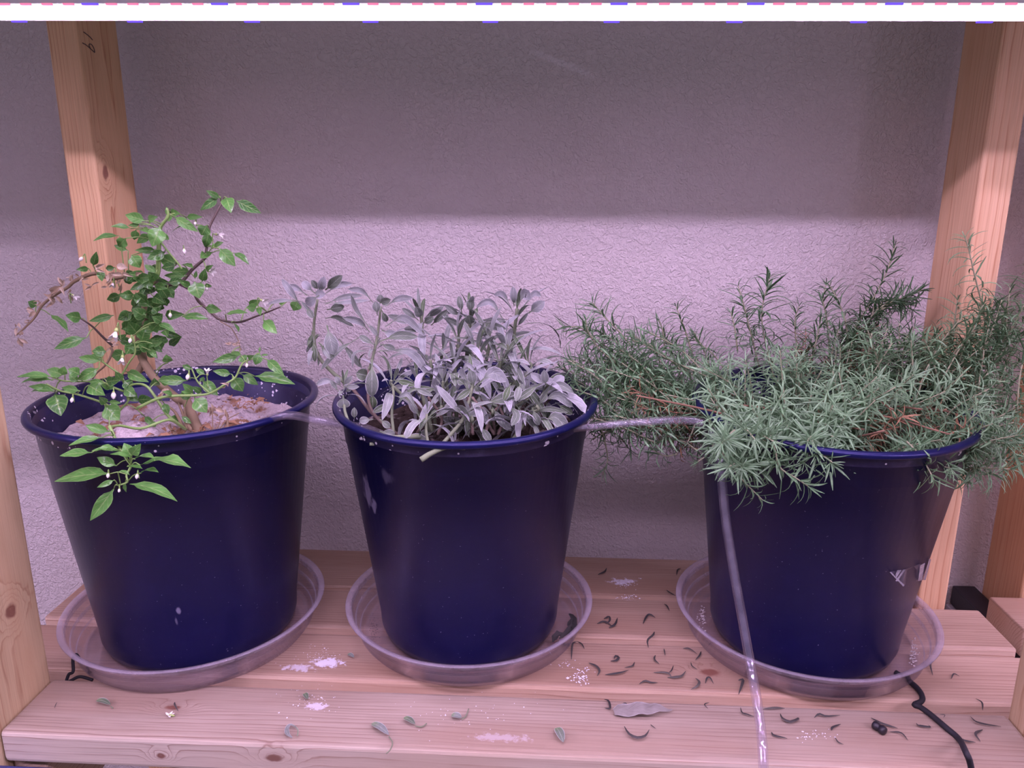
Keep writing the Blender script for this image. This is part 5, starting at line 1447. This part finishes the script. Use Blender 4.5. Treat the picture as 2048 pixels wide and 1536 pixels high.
crumbs('white_crumbs', 'white mineral crumbs on the third slat right of the middle saucer', 'F', 195, 965, 38, 28, 60, .0005, .0013, 1)
crumbs('white_crumbs', 'sparse white crumbs at the front edge of the middle saucer side', 'F', 95, 890, 40, 18, 22, .0004, .0008, 2)
crumbs('white_crumbs', 'white powder lumps on the rear slat between middle and right saucers', 'F', 480, 372, 45, 14, 60, .0005, .0013, 3)
crumbs('white_crumbs', 'white crumbs on the second slat edge between middle and right saucers', 'F', 480, 460, 35, 8, 36, .0005, .0011, 4)
crumbs('white_crumbs', 'white crumbs on the front slat right of the hanging tube', 'G', 720, 1335, 60, 22, 34, .0004, .0009, 5)
crumbs('white_crumbs', 'white specks left of the middle saucer on the third slat', 'H', 110, 830, 70, 40, 60, .0003, .0007, 6)
crumbs('white_crumbs', 'white specks on the front slat between left and middle saucers', 'H', 60, 1110, 110, 45, 50, .0003, .0008, 7)
crumbs('white_crumbs', 'fine white specks scattered along the front slat before the middle pot', 'H', 1100, 1190, 260, 70, 46, .0003, .0007, 8)
# pale grit in the right saucer
for (lab, pts, sd_) in (('pale grit in the right saucer on its left side', (1405, 1235), 9), ('pale grit in the right saucer on its right side', (1826, 1310), 10), ('dark specks in the middle saucer on its left side', (748, 1255), 12)):
    r_ = random.Random(sd_)
    V, Fc = [], []
    c0 = P(*pts, Z=.0035)
    for _ in range(70):
        c = P(pts[0] + r_.gauss(0, 4.5), pts[1] + r_.gauss(0, 13), Z=.0035) - c0
        s_ = r_.uniform(.0006, .0018) * (.5 if 'dark' in lab else 1)
        b = len(V)
        for d in ((1, 0, .4), (-.6, .8, .4), (-.6, -.8, .4), (0, 0, 1.1)):
            V.append((c[0] + d[0] * s_, c[1] + d[1] * s_, d[2] * s_))
        Fc += [(b + 3, b, b + 1), (b + 3, b + 1, b + 2), (b + 3, b + 2, b), (b, b + 2, b + 1)]
    o = link('saucer_grit', mesh('saucer_grit', V, Fc, M_BLACK if 'dark' in lab else simple('pale_grit', (.55, .5, .48), .9), smooth=False), None, tuple(c0))
    tag(o, lab, 'grit', kind='stuff')

# dry scraps lying on the pale soil of the left pot
r_ = random.Random(33)
geos = []
base = np.array([*POTS[0], SOIL_Z])
for (cx, cy, sx, sy, n) in ((492, 806, 22, 7, 46), (270, 843, 10, 5, 14), (330, 868, 16, 5, 12), (470, 850, 40, 12, 40), (400, 862, 20, 6, 26), (200, 858, 40, 10, 14), (345, 790, 30, 6, 12)):
    for _ in range(n):
        c = P(cx + r_.gauss(0, sx), cy + r_.gauss(0, sy), Z=SOIL_Z + .006)
        if math.hypot(c[0] - POTS[0][0], c[1] - POTS[0][1]) > .130: continue
        an = r_.uniform(0, 6.28); L = r_.uniform(.004, .012)
        d = np.array([math.cos(an), math.sin(an), r_.uniform(-.1, .5)]) * L
        q = np.array([c, c + d * .5 + np.array([0, 0, L * .2]), c + d])
        geos.append((*ribbon(q, np.array([r_.uniform(-.5, .5), r_.uniform(-.8, 0), 1.0]), np.array([.2, 1, .3]) * L * r_.uniform(.08, .3), .4, 1), r_.uniform(0, .6)))
V, Fc, UV, TI = merge(geos)
o = link('dry_scraps', mesh('dry_scraps', V - base, Fc, M_RDEAD, uv=UV, tint=TI), None, tuple(base))
tag(o, 'brown dry leaf scraps lying on the pale soil of the left pot', 'litter', kind='stuff')
